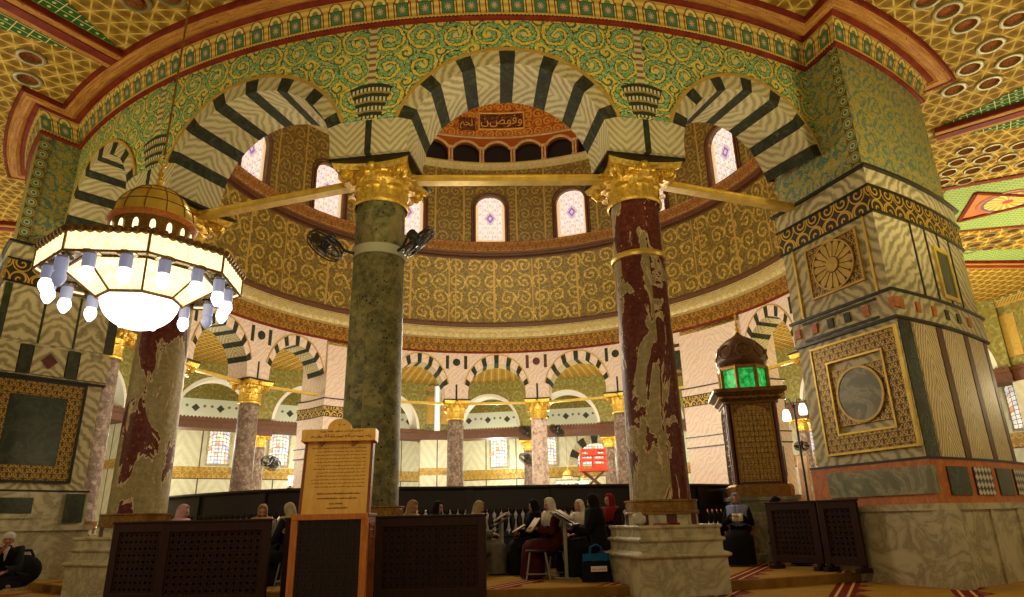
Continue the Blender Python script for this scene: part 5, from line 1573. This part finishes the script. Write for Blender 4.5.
# ------------------------------------------------------------------ small things at the right and on the rail
e = empty('domed_stele', (7.72, -1.95, 0), radians(72), 'pale pink round topped stone panel left of the right pier', 'panel')
mb = MB(); out = [(-.42, .12), (.42, .12), (.42, 1.85)]+[(.42*cos(pi*i/14), 1.85+.38*sin(pi*i/14)) for i in range(1, 14)]+[(-.42, 1.85)]
mb.prism(out, lambda a, b: Vector((a, -.12, b)), lambda a, b: Vector((a, .12, b))); bev(mb.obj('slab', M['pinkstone'], e), .02)
mb = MB(); mb.box((0, -.13, 1.78), (.84, .02, .03)); mb.box((0, -.125, 1.45), (.84, .03, .10)); mb.obj('white_band', M['white'], e)
mb = MB(); mb.box((0, 0, .06), (1.0, .4, .12)); mb.obj('foot_block', M['marble'], e)
o = dup(FA, None, 'small dark fan on top of the pink round topped panel', (7.62, -2.4, 2.42), .6, .6)
e = empty('double_lamp', (6.86, -5.15, 0.0), radians(5), 'post lamp with two white glowing shades beside the right pier', 'lamp')
mb = MB(); mb.rev([(0, 0), (.2, 0), (.2, .04), (.04, .08), (.025, .2), (.02, 3.0), (0, 3.0)], 0, 360, 16); mb.obj('post', M['fanblack'], e, smooth=40)
for s_, zz in ((-1, 2.78), (1, 2.9)):
    mb = MB(); mb.tube([(0, 0, 2.9), (s_*.08, 0, 3.12), (s_*.16, 0, 3.1), (s_*.17, 0, zz+.16)], .012, 6); mb.obj('arm', M['fanblack'], e, smooth=60)
    mb = MB(); mb.rev([(.0, .13), (.05, .12), (.075, .04), (.085, -.06), (.07, -.11), (0, -.12)], 0, 360, 16, (s_*.17, 0, zz)); mb.obj('lamp_shade', M['lampwhite'], e, smooth=60)
gl = None
for t, lb in ((-13.8, 'white glass lamp standing on the balustrade left of the sign, the single one'), (-12.0, 'white glass lamp on the balustrade, left one of the pair by the sign'), (-11.0, 'white glass lamp on the balustrade touching the sign edge')):
    if gl is None:
        gl = empty('glass_lamp', (0, 0, 0))
        mb = MB(); mb.rev([(0, 0), (.05, 0), (.05, .012), (.02, .025), (.02, .05), (0, .05)], 0, 360, 14); mb.obj('base', M['brassgold'], gl, smooth=40)
        mb = MB(); mb.rev([(.03, .045), (.045, .06), (.03, .1), (.045, .16), (.05, .2), (.0, .2)], 0, 360, 14); mb.obj('glass_shade', M['lampwhite'], gl, smooth=50); o = gl
    else: o = dup(gl)
    o.location = P(BRt(t)+.02, t, 1.47); o.rotation_euler = (0, 0, 0); tag(o, lb, 'lamp', None, 'thing')
# ------------------------------------------------------------------ people
def skin_mesh(pts, edges, rad, sub=2):
    me = bpy.data.meshes.new('sk'); me.from_pydata([tuple(p) for p in pts], edges, []); ob = bpy.data.objects.new('sk', me); COL.objects.link(ob)
    ob.modifiers.new('s', 'SKIN')
    for k, r in enumerate(rad):
        v = me.skin_vertices[0].data[k]; v.radius = (r, r) if not isinstance(r, tuple) else r; v.use_root = k == 0
    ss_ = ob.modifiers.new('u', 'SUBSURF'); ss_.levels = ss_.render_levels = sub
    bpy.context.view_layer.update()
    m2 = bpy.data.meshes.new_from_object(ob.evaluated_get(bpy.context.evaluated_depsgraph_get()))
    V = [v.co.copy() for v in m2.vertices]; F = [tuple(p.vertices) for p in m2.polygons]
    bpy.data.objects.remove(ob); bpy.data.meshes.remove(me); bpy.data.meshes.remove(m2)
    return V, F
def head_into(mb, c, pitch, yaw=0):
    """head with brow, nose, mouth, chin, ears; front is -y"""
    Mx = Matrix.Translation(c) @ Matrix.Rotation(yaw, 4, 'Z') @ Matrix.Rotation(pitch, 4, 'X')
    def surf(th, ph):        # th round z from the front, ph latitude
        x = sin(th)*cos(ph); y = -cos(th)*cos(ph); z = sin(ph)
        p = Vector((x*.074, y*.094, z*.115))
        if z < 0: p.x *= 1-.30*z*z; p.y *= 1-.10*z*z if y < 0 else 1-.25*z*z
        fr = max(0, -y)
        g = lambda cx, cz, s: exp(-(((p.x-cx)/s)**2+((p.z-cz)/(s*.9))**2))*(fr > .2)
        p.y += .012*(g(.031, .012, .017)+g(-.031, .012, .017))
        nz = exp(-(p.x/.012)**2)*max(0, min(1, (.03-p.z)/.05))*(p.z > -.028)*(fr > .5); p.y -= .024*nz
        p.y -= .006*g(0, -.052, .02); p.y -= .008*g(0, -.092, .022); p.y -= .005*exp(-((p.z-.036)/.012)**2)*fr
        return Mx @ p
    mb.mi = 0
    mb.grid(lambda i, j: surf(2*pi*i/36, -pi/2+pi*j/26), 36, 26)
    for s_ in (-1, 1):
        mb.mi = 0; mb.ball(Mx @ Vector((s_*.075, .012, -.005)), .03, 8, 6, (.35, .6, 1), Mx.to_3x3().to_4x4())
        mb.mi = 1; mb.ball(Mx @ Vector((s_*.031, -.078, .012)), .0125, 8, 6)
    mb.mi = 2; mb.ball(Mx @ Vector((0, -.092, -.054)), .02, 10, 5, (1.05, .35, .36), Mx.to_3x3().to_4x4())
    return Mx
def body(parent, J, skin, pitch=0, yaw=0):
    pts, ed, rad = [], [], []
    def add(p, r, par=None):
        pts.append(Vector(p)); rad.append(r)
        if par is not None: ed.append((par, len(pts)-1))
        return len(pts)-1
    pv = add(J['pelvis'], .13); be = add(J['belly'], .125, pv); ch = add(J['chest'], .135, be); nk = add(J['neck'], .055, ch); hb = add(J['head']+Vector((0, .012, -.05)), .05, nk)
    for s_, S in ((-1, 'l'), (1, 'r')):
        sh = add(J['sh'+S], .068, ch); el = add(J['el'+S], .045, sh); wr = add(J['wr'+S], .028, el)
        d = (J['wr'+S]-J['el'+S]).normalized(); side = d.cross(Vector((0, 0, 1))).normalized(); up = side.cross(d).normalized()
        pm = add(J['wr'+S]+d*.06, (.036), wr)
        for k, (o, L) in enumerate(((-.027, .065), (-.009, .075), (.009, .07), (.027, .055))):
            a = add(J['wr'+S]+d*.105+side*o, .0095, pm); b = add(pts[a]+d*L*.5-up*.014, .0085, a); add(pts[b]+d*L*.3-up*.03, .0075, b)
        th = add(J['wr'+S]+d*.06-side*s_*.045, .011, pm); add(pts[th]+d*.045-up*.012-side*s_*.01, .009, th)
        hp = add(J['hip'+S], .082, pv); kn = add(J['kn'+S], .05, hp); an = add(J['an'+S], .042, kn); add(J['to'+S], .035, an)
    V, F = skin_mesh(pts, ed, rad)
    mb = MB()
    for f in F: mb.face([V[i] for i in f])
    Mx = head_into(mb, J['head'], pitch, yaw)
    mb.obj('body', [skin, M['eye'], M['lip']], parent, smooth=75)
    return Mx
def joints(**kw):
    v = lambda *a: Vector(a)
    J = dict(pelvis=v(0, .02, .48), belly=v(0, .01, .68), chest=v(0, -.01, .92), neck=v(0, -.02, 1.11), head=v(0, -.05, 1.25), shl=v(-.17, 0, 1.03), shr=v(.17, 0, 1.03), ell=v(-.23, -.10, .77), elr=v(.23, -.10, .77),
             wrl=v(-.09, -.33, .74), wrr=v(.09, -.33, .74), hipl=v(-.1, -.02, .48), hipr=v(.1, -.02, .48), knl=v(-.14, -.44, .49), knr=v(.14, -.44, .49), anl=v(-.13, -.42, .09), anr=v(.13, -.42, .09), tol=v(-.14, -.60, .04), tor=v(.14, -.60, .04))
    J.update({k: Vector(x) for k, x in kw.items()}); return J
def robe(parent, J, mt, floor_sit=False):
    """long loose robe: lofted skirt over the lap plus torso, and two sleeves, one mesh"""
    X = Vector((1, 0, 0)); Y = Vector((0, 1, 0)); Z = Vector((0, 0, 1))
    rings = []
    if not floor_sit:
        rings += [((0, -.42, .03), X*.30, Y*.22), ((0, -.42, .10), X*.30, Y*.21), ((0, -.41, .28), X*.29, Y*.20), ((0, -.41, .44), X*.285, (Y*.17-Z*.10)), ((0, -.37, .49), X*.28, (Y*.12-Z*.15)), ((0, -.2, .51), X*.265, (Y*.03-Z*.17)), ((0, -.06, .53), X*.25, (Y*.10-Z*.15)), ((0, .02, .58), X*.22, (Y*.16+Z*.06)), ((0, .03, .66), X*.19, Y*.155)]
    else:
        rings += [((0, -.16, .03), X*.40, Y*.34), ((0, -.16, .12), X*.41, Y*.33), ((0, -.12, .20), X*.34, Y*.26), ((0, -.02, .27), X*.23, Y*.17)]
    b = J['belly']; c = J['chest']; n = J['neck']
    rings += [(tuple(b+Vector((0, .01, .06))), X*.17, Y*.145), (tuple(c), X*.20, Y*.145), (tuple(c+(n-c)*.45), X*.225, Y*.13), (tuple(c+(n-c)*.70), X*.185, Y*.115), (tuple(n), X*.072, Y*.072), (tuple(n+Vector((0, 0, .03))), X*.062, Y*.065)]
    mb = MB(); nn = 28
    fold = lambda i, k: 1+.045*sin(i/nn*2*pi*7+k*.4)*(1 if k < 7 else .35)
    mb.grid(lambda i, j: Vector(rings[j][0])+rings[j][1]*cos(2*pi*i/nn)*fold(i, j)+rings[j][2]*sin(2*pi*i/nn)*fold(i, j), nn, len(rings)-1)
    for S in 'lr':
        s_, e_, w_ = J['sh'+S], J['el'+S], J['wr'+S]
        pts = [s_+(c-s_)*.4+Vector((0, 0, .01)), s_+Vector((0, 0, .012)), s_+(e_-s_)*.5, e_, e_+(w_-e_)*.5, e_+(w_-e_)*.92]
        mb.tube(pts, [.105, .102, .085, .076, .072, .08], 14, cap=False)
    if floor_sit:
        for S in 'lr':
            h_, k_, a_ = J['hip'+S], J['kn'+S], J['an'+S]
            mb.tube([h_, h_+(k_-h_)*.5+Vector((0, 0, .02)), k_+(k_-h_)*.12, k_+(a_-k_)*.3, a_], [.13, .12, .095, .09, .07], 14)
    return mb.obj('robe', mt, parent, smooth=70)
def scarf(parent, Mx, J, mt, drape=.30, long=False):
    """hooded scarf: shell round the head with a face opening, falling on the shoulders"""
    mb = MB(); n = 36
    hc = J['head']; nk = J['neck']
    prof = [(.02, .140), (.055, .128), (.085, .095), (.100, .05), (.104, .0), (.100, -.05), (.094, -.10)]
    def hp(i, j):
        a = 2*pi*i/n; r, z = prof[j]
        return Mx @ Vector((r*.88*sin(a), -r*1.08*cos(a)+.006, z))
    def keep(i, j):
        a = (i+.5)/n*360; a = min(a, 360-a)
        return not (a < 46 and 2 <= j <= 5)
    mb.grid(hp, n, len(prof)-1, keep=keep)
    low = [(.094, -.02), (.16, -.07), (.22, -.11), (.235, -.11-drape*.5), (.25, -.11-drape)]
    top = [hp(i, len(prof)-1) for i in range(n+1)]
    rows = [top]
    for k, (r, z) in enumerate(low[1:]):
        rows.append([Vector((nk.x+r*sin(2*pi*i/n)*(1+.04*sin(i*1.7)), nk.y-.01-r*.74*cos(2*pi*i/n)*(1+.04*sin(i*1.3)), nk.z+z+.11-(.02*sin(i*1.1) if k > 1 else 0)-(.05 if k > 1 and long else 0))) for i in range(n+1)])
    mb.grid(lambda i, j: rows[j][i], n, len(rows)-1)
    o = mb.obj('headscarf', mt, parent, smooth=75)
    so = o.modifiers.new('t', 'SOLIDIFY'); so.thickness = .008
    return o
def person(loc, rz, label, robe_mat, scarf_mat, J=None, pitch=.15, yaw=0, sc=.78, drape=.24, floor_sit=False, skin='skin', extra=None):
    J = J or joints(); e = empty('person', loc, rz, label, 'person', None, sc)
    Mx = body(e, J, M[skin], pitch, yaw); robe(e, J, M[robe_mat], floor_sit)
    if scarf_mat: scarf(e, Mx, J, M[scarf_mat], drape)
    if extra: extra(e, Mx, J)
    return e
def face_to(dx, dy): return atan2(dx, -dy)      # rotation so that local -y looks along (dx,dy)
def stool(loc, rz, label, h=.44, m='steel', sc=.78):
    e = empty('stool', loc, rz, label, 'stool', None, sc)
    mb = MB(); mb.rev([(0, h-.03), (.17, h-.03), (.18, h-.015), (.17, h), (0, h)], 0, 360, 24); mb.obj('seat', M['fanblack'], e, smooth=40)
    for x in (-1, 1):
        for y in (-1, 1):
            mb = MB(); mb.tube([(x*.11, y*.11, h-.03), (x*.17, y*.15, 0)], .014, 8); mb.obj('leg', M[m], e, smooth=60)
    mb = MB()
    for a, b in (((-.16, -.14), (.16, -.14)), ((-.16, .14), (.16, .14)), ((-.16, -.14), (-.16, .14)), ((.16, -.14), (.16, .14))): mb.tube([(*a, .08), (*b, .08)], .011, 6)
    mb.obj('stretcher', M[m], e, smooth=60); return e
def chair(loc, rz, label, sc=.78):
    e = empty('chair', loc, rz, label, 'chair', None, sc)
    mb = MB(); mb.box((0, -.02, .41), (.46, .46, .05)); bev(mb.obj('seat', M['f_maroon'], e), .01)
    mb = MB(); mb.box((0, .22, .76), (.44, .04, .36)); bev(mb.obj('backrest', M['f_maroon'], e), .01)
    for x in (-.22, .22):
        for y in (-.23, .21):
            mb = MB(); mb.tube([(x, y, 0), (x, y, .40 if y < 0 else .92)], .016, 8); mb.obj('leg', M['signwood2'], e, smooth=60)
        mb = MB(); mb.tube([(x*1.1, .2, .62), (x*1.15, -.18, .62), (x*1.1, -.23, .40)], .018, 8); mb.obj('armrest', M['signwood2'], e, smooth=60)
    return e
def book(loc, rz, tilt, label, w=.30, h=.21, m='bookbrown', page='paper'):
    e = empty('open_book', loc, rz, label, 'book')
    Tm = Matrix.Rotation(tilt, 4, 'X')
    mb = MB()
    for s_ in (-1, 1): mb.grid(lambda i, j: Tm @ Vector((s_*w/2*i/8, h*(j-.5), .018*sin(pi*i/8)+.03*(i/8)*.6)), 8, 1)
    so = mb.obj('pages', M[page], e, smooth=60); q = so.modifiers.new('t', 'SOLIDIFY'); q.thickness = .012
    mb = MB()
    for s_ in (-1, 1): mb.box((s_*w/4, 0, -.004), (w/2+.01, h+.02, .008), Tm @ Matrix.Rotation(-s_*.1, 4, 'Y'))
    mb.obj('cover', M[m], e); return e
FS = .12
# --- readers in the middle
def white_veil(e, Mx, J): pass
# woman in maroon with white scarf facing left
person((2.22, -9.18, FS), face_to(-1, -.45), 'woman in white headscarf and maroon robe seated on stool reading to the left', 'f_maroon', 'f_white', joints(wrl=(-.06, -.34, .84), wrr=(.10, -.34, .84)), .22)
stool((2.24, -9.16, FS), .3, 'stool under the woman in the maroon robe')
person((1.92, -8.55, FS), face_to(-1, -.2), 'person in black robe and black scarf reading behind the woman in maroon', 'f_black', 'f_black', joints(), .3)
stool((1.94, -8.55, FS), .3, 'stool under the black robed reader behind the maroon woman')
book((1.66, -8.67, .76), face_to(-1, -.2), .5, 'open brown covered book held by the black robed reader')
book((1.96, -9.30, .82), face_to(-1, -.45), .9, 'open brown book held up by the woman in maroon', .28, .22)
stool((2.02, -9.52, FS), .15, 'empty low grey metal stool in front of the woman in maroon', .40, 'steel', .95)
# woman in black, back turned, reading at the stand
person((2.86, -9.42, FS), face_to(-1, .25), 'woman in black robe and scarf seated by the white pedestal, facing the reading stand', 'f_black', 'f_black', joints(wrl=(-.1, -.38, .80), wrr=(.1, -.38, .80)), .25, 0, .80)
stool((2.88, -9.42, FS), .3, 'dark stool under the black robed woman beside white pedestal')
person((2.62, -8.75, FS), face_to(-.7, -1), 'woman in white veil and dark robe partly behind the black robed woman', 'f_navy', 'f_white', None, .2, 0, .76)
stool((2.62, -8.73, FS), .3, 'stool under the white veiled woman')
person((3.08, -8.0, FS), face_to(-.8, -.6), 'person in red headscarf behind the black robed woman, by red column', 'f_black', 'f_red', None, .1, 0, .83)
stool((3.09, -7.98, FS), .3, 'stool under the person in red headscarf')
# reading stands
def read_stand(loc, rz, label, two=False, sc=1):
    e = empty('reading_stand', loc, rz, label, 'stand', None, sc)
    for x in ((-.13, .13) if two else (0,)):
        mb = MB(); mb.box((x, 0, .38), (.05, .05, .76)); bev(mb.obj('post', M['steel'], e), .004)
        mb = MB(); mb.box((x, 0, .012), (.06, .36, .024)); bev(mb.obj('foot', M['steel'], e), .004)
    Tm = Matrix.Translation((0, 0, .77)) @ Matrix.Rotation(radians(32), 4, 'X')
    mb = MB(); mb.box((0, 0, 0), (.46, .36, .022), Tm); mb.box((0, -.17, .02), (.46, .02, .04), Tm); bev(mb.obj('tray', M['standtop'], e), .004)
    return e
read_stand((2.42, -9.52, FS), face_to(1, -.15)+.0, 'grey reading stand with tilted brown tray in front of the black robed woman')
book((2.42, -9.52, .94), face_to(1, -.15), .55, 'open book on the reading stand by the pedestal', .32, .24)
read_stand((1.22, -7.72, FS), face_to(-1, -.3), 'pale two-legged reading stand farther back at the right screen edge', True)
book((1.22, -7.72, .94), face_to(-1, -.3), .55, 'open white book on the farther two-legged stand', .34, .25)
# shopping bag
e = empty('carrier_bag', (2.84, -9.98, FS), .25, 'black carrier bag with blue top edge and printed patch on the floor', 'bag')
mb = MB()
def bagp(i, j):
    u = i/24*2*pi; z = j/8; sx = .19*(1-.1*z); sy = .09*(1-.55*z)
    return Vector((sx*max(-1, min(1, cos(u)*1.25)), sy*max(-1, min(1, sin(u)*1.25)), .34*z+.006*sin(i*2.1)*z))
mb.grid(bagp, 24, 6); mb.face([bagp(i, 0) for i in range(24)]); mb.obj('bag_body', M['f_black'], e, smooth=60)
mb = MB(); mb.grid(lambda i, j: bagp(i, 6+j*2)*1.0, 24, 1); mb.obj('blue_band', M['f_bluebag'], e, smooth=60)
mb = MB(); mb.box((0.01, -.094, .16), (.21, .006, .065)); mb.obj('printed_patch', M['white'], e)
mb = MB(); squiggle(mb, -.08, .10, .145, .03, -.099, 77, True); mb.obj('print', M['printpink'], e)
for s_ in (-1, 1):
    mb = MB(); mb.tube([(-.08, s_*.04, .34), (-.07, s_*.04, .42), (0, s_*.035, .45), (.07, s_*.04, .42), (.08, s_*.04, .34)], .008, 6); mb.obj('handle', M['f_bluebag'], e, smooth=60)
# woman in the blue scarf, seated, facing us
bl = (5.17, -7.12)
person((bl[0], bl[1], FS), face_to(3.12-bl[0], -19.28-bl[1])-.15, 'woman in pale blue headscarf and black robe seated in chair below the domed shrine', 'f_black', 'f_blue', joints(wrl=(-.07, -.24, .90), wrr=(.07, -.24, .90), ell=(-.25, -.08, .80), elr=(.25, -.08, .80)), .05, 0, .82, .36)
chair((bl[0], bl[1], FS), face_to(3.12-bl[0], -19.28-bl[1])-.15, 'wooden armchair under the woman in pale blue scarf', .82)
book((5.12, -7.36, .86), face_to(3.12-bl[0], -19.28-bl[1])-.15, 1.0, 'small white paper held by the woman in blue scarf', .16, .12, 'paper')
person((5.70, -7.42, FS), face_to(1, -.15), 'person in black robe half hidden behind the right dark screen', 'f_black', 'f_black', None, .5, 0, .76)
stool((5.68, -7.42, FS), .3, 'stool under the black robed person by the right screen')
# heads seen above the screens
def behind(x, y, rz, lb, rb, scf, pitch=.25, sc=.78):
    person((x, y, FS), rz, lb, rb, scf, None, pitch, 0, sc); stool((x, y+.02, FS), .2, 'stool under the '+lb.split(' seated')[0], .44, 'steel', sc)
behind(-2.72, -10.60, face_to(1, .3), 'person in pink headscarf seated behind the leftmost screen', 'f_navy', 'f_pink', .2)
behind(-1.95, -9.8, face_to(.5, -1), 'person in wide tan headscarf seated behind the second screen', 'f_grey', 'f_tan', .35)
behind(-1.33, -10.15, face_to(-1, .3), 'person in beige headscarf seated left of the sign stand', 'f_navy', 'f_beige', .45)
behind(.24, -9.72, face_to(1, -.2), 'person in tan-grey headscarf seated behind the right lattice screen', 'f_navy', 'f_tan', .3)
behind(.42, -8.95, face_to(1, -.3), 'person in black headscarf seated behind the right lattice screen', 'f_black', 'f_black', .1)
behind(.98, -8.62, face_to(1, .1), 'person in beige-grey headscarf reading at the right screen edge', 'f_grey', 'f_beige', .35)
# man seated on the floor at the left edge
def capfn(e, Mx, J):
    mb = MB(); mb.rev([(0, .128), (.05, .125), (.08, .10), (.094, .06), (.097, .035), (.09, .035)], 0, 360, 24, (0, .008, 0), Mx); mb.obj('cap', M['hairgrey'], e, smooth=60)
    mb = MB(); mb.grid(lambda i, j: Mx @ Vector(((.08)*sin(pi*(.5+i/10)), .02+.088*-cos(pi*(.5+i/10)), -.07+.11*j)), 10, 1); o = mb.obj('hair', M['hairgrey'], e, smooth=60)
    mb = MB(); mb.prism([(-.05, 0), (.05, 0), (0, -.24)], lambda a, b: J['neck']+Vector((a, -.14-b*.10-.0, b)), lambda a, b: J['neck']+Vector((a, -.05, b))); mb.obj('shirt_front', M['f_white'], e)
v = lambda *a: Vector(a)
JF = joints(pelvis=v(0, .06, .12), belly=v(0, 0, .32), chest=v(0, -.10, .55), neck=v(0, -.16, .72), head=v(0, -.22, .85), shl=v(-.17, -.09, .65), shr=v(.17, -.09, .65), ell=v(-.24, -.26, .40), elr=v(.23, -.28, .36), wrl=v(-.06, -.38, .64), wrr=v(.06, -.46, .30),
           hipl=v(-.1, .02, .13), hipr=v(.1, .02, .13), knl=v(-.36, -.30, .16), knr=v(.36, -.30, .16), anl=v(.08, -.42, .07), anr=v(-.08, -.36, .07), tol=v(.2, -.46, .05), tor=v(-.2, -.40, .05))
person((-5.66, -10.16, FS), face_to(.75, -1), 'man in dark coat and pale cap sitting on the floor at left edge', 'f_black', None, JF, .2, 0, .79, 0.2, True, 'skin2', capfn)
e = empty('holdall', (-5.80, -9.70, FS), .5, 'dark padded bag behind the seated man at the left', 'bag')
mb = MB(); mb.ball((0, 0, .22), .26, 18, 12, (1.0, .6, .85)); mb.obj('bag_body', M['f_black'], e, smooth=80)
mb = MB(); mb.tube([(-.12, 0, .41), (-.07, 0, .50), (.07, 0, .50), (.12, 0, .41)], .02, 8); mb.obj('handle', M['f_navy'], e, smooth=60)
# things on the pedestal of the red column
pd = COLS[(0, 1)].location
def flower(loc):
    e = empty('white_cloth', loc, .2, 'crumpled white cloth lying on the left edge of the pedestal', 'cloth')
    mb = MB(); rnd = random.Random(5); off = {}
    def fn(i, j):
        a = 2*pi*(i % 14)/14; b = -pi/2+pi*j/8; k = off.setdefault((i % 14, j if 0 < j < 8 else -j), rnd.uniform(.65, 1.15)); return Vector((.09*k*cos(b)*cos(a), .07*k*cos(b)*sin(a), .075+.075*k*sin(b)))
    mb.grid(fn, 14, 8); mb.obj('cloth_fold', M['f_white'], e, smooth=80)
def ploc(x, y, z): return pd+Matrix.Rotation(radians(SP), 3, 'Z') @ Vector((x, y, z))
flower(ploc(-.47, -.36, .80))
for k, (x, y, w, d, m, lb) in enumerate(((-.24, -.49, .17, .07, 'bookbrown', 'thin brown book lying on the pedestal edge'), (-.05, -.49, .10, .06, 'f_red', 'small dark red box on the pedestal beside the thin book'))):
    mb = MB(); mb.box((0, 0, .012), (w, d, .024)); mb.box((0, 0, .012), (w-.01, d-.006, .018))
    o = bev(mb.obj('small_book' if k == 0 else 'small_box', M[m]), .003); o.location = ploc(x, y, .80); o.rotation_euler = (0, 0, radians(SP)); tag(o, lb, 'book' if k == 0 else 'box')

# ------------------------------------------------------------------ light
def lamp(loc, w, col=(1, .84, .55), rad=.3):
    l = bpy.data.lights.new('lamp', 'POINT'); l.energy = w; l.color = col; l.shadow_soft_size = rad
    o = bpy.data.objects.new('lamp', l); COL.objects.link(o); o.location = loc; return o
WARM = (1, .86, .50); SOFT = (1, .86, .62); PINK = (1, .87, .68); PALE = (1, .95, .76)
def fill_uplight(loc, w, col, rad=.35):  # added unseen upward spot that brightens the upper walls and ceiling
    o = lamp(loc, w, col, rad); l = o.data; l.type = 'SPOT'; l = o.data
    l.spot_size = radians(172); l.spot_blend = .5; o.rotation_euler = (pi, 0, 0)
for t, w in LAMPS_AMB:
    fill_uplight(P(15.2, t, LAMP_Z), w*KA*KU, WARM); lamp(P(15.2, t, LAMP_Z-.1), w*KA, WARM)
for t, w in LAMPS_IN: lamp(P(5.6, t, 4.6), w*KI, PINK, .5)
for t, w in LAMPS_FAR: lamp(P(14.8, t, 4.2), w*KF, PALE)
for t, w in LAMPS_OUT: lamp(P(21.5, t, 4.2), w*KO, PALE)
lamp((-1.816, -13.128, 3.0), 60*KA, WARM, .35)
for z, w in ((15.0, 1.0),): lamp((0, 0, z), w*KD, WARM, 1.2)
W = bpy.data.worlds.new('World'); SC.world = W; W.use_nodes = True
bg = W.node_tree.nodes['Background']; bg.inputs[0].default_value = (1, .84, .56, 1); bg.inputs[1].default_value = KW

# ------------------------------------------------------------------ camera
cd = bpy.data.cameras.new('Camera'); cam = bpy.data.objects.new('Camera', cd); COL.objects.link(cam)
cd.sensor_width = 36; cd.lens = 661.54/1024*36; cd.clip_start = .05; cd.clip_end = 200
yaw, pit, rol = -.13965, .32375, -.022826
fwd = Vector((sin(yaw)*cos(pit), cos(yaw)*cos(pit), sin(pit))); r_ = Vector((cos(yaw), -sin(yaw), 0)); u_ = r_.cross(fwd)
r2 = r_*cos(rol)+u_*sin(rol); u2 = -r_*sin(rol)+u_*cos(rol)
cam.matrix_world = Matrix(((r2.x, u2.x, -fwd.x, 3.1207), (r2.y, u2.y, -fwd.y, -19.2844), (r2.z, u2.z, -fwd.z, .8918), (0, 0, 0, 1)))
SC.camera = cam
vs = SC.view_settings; vs.view_transform = 'Standard'; vs.look = 'None'; vs.gamma = 1; vs.use_curve_mapping = False; vs.exposure = 0
SC.cycles.use_denoising = True; SC.cycles.max_bounces = 8; SC.cycles.diffuse_bounces = 4; SC.cycles.glossy_bounces = 3
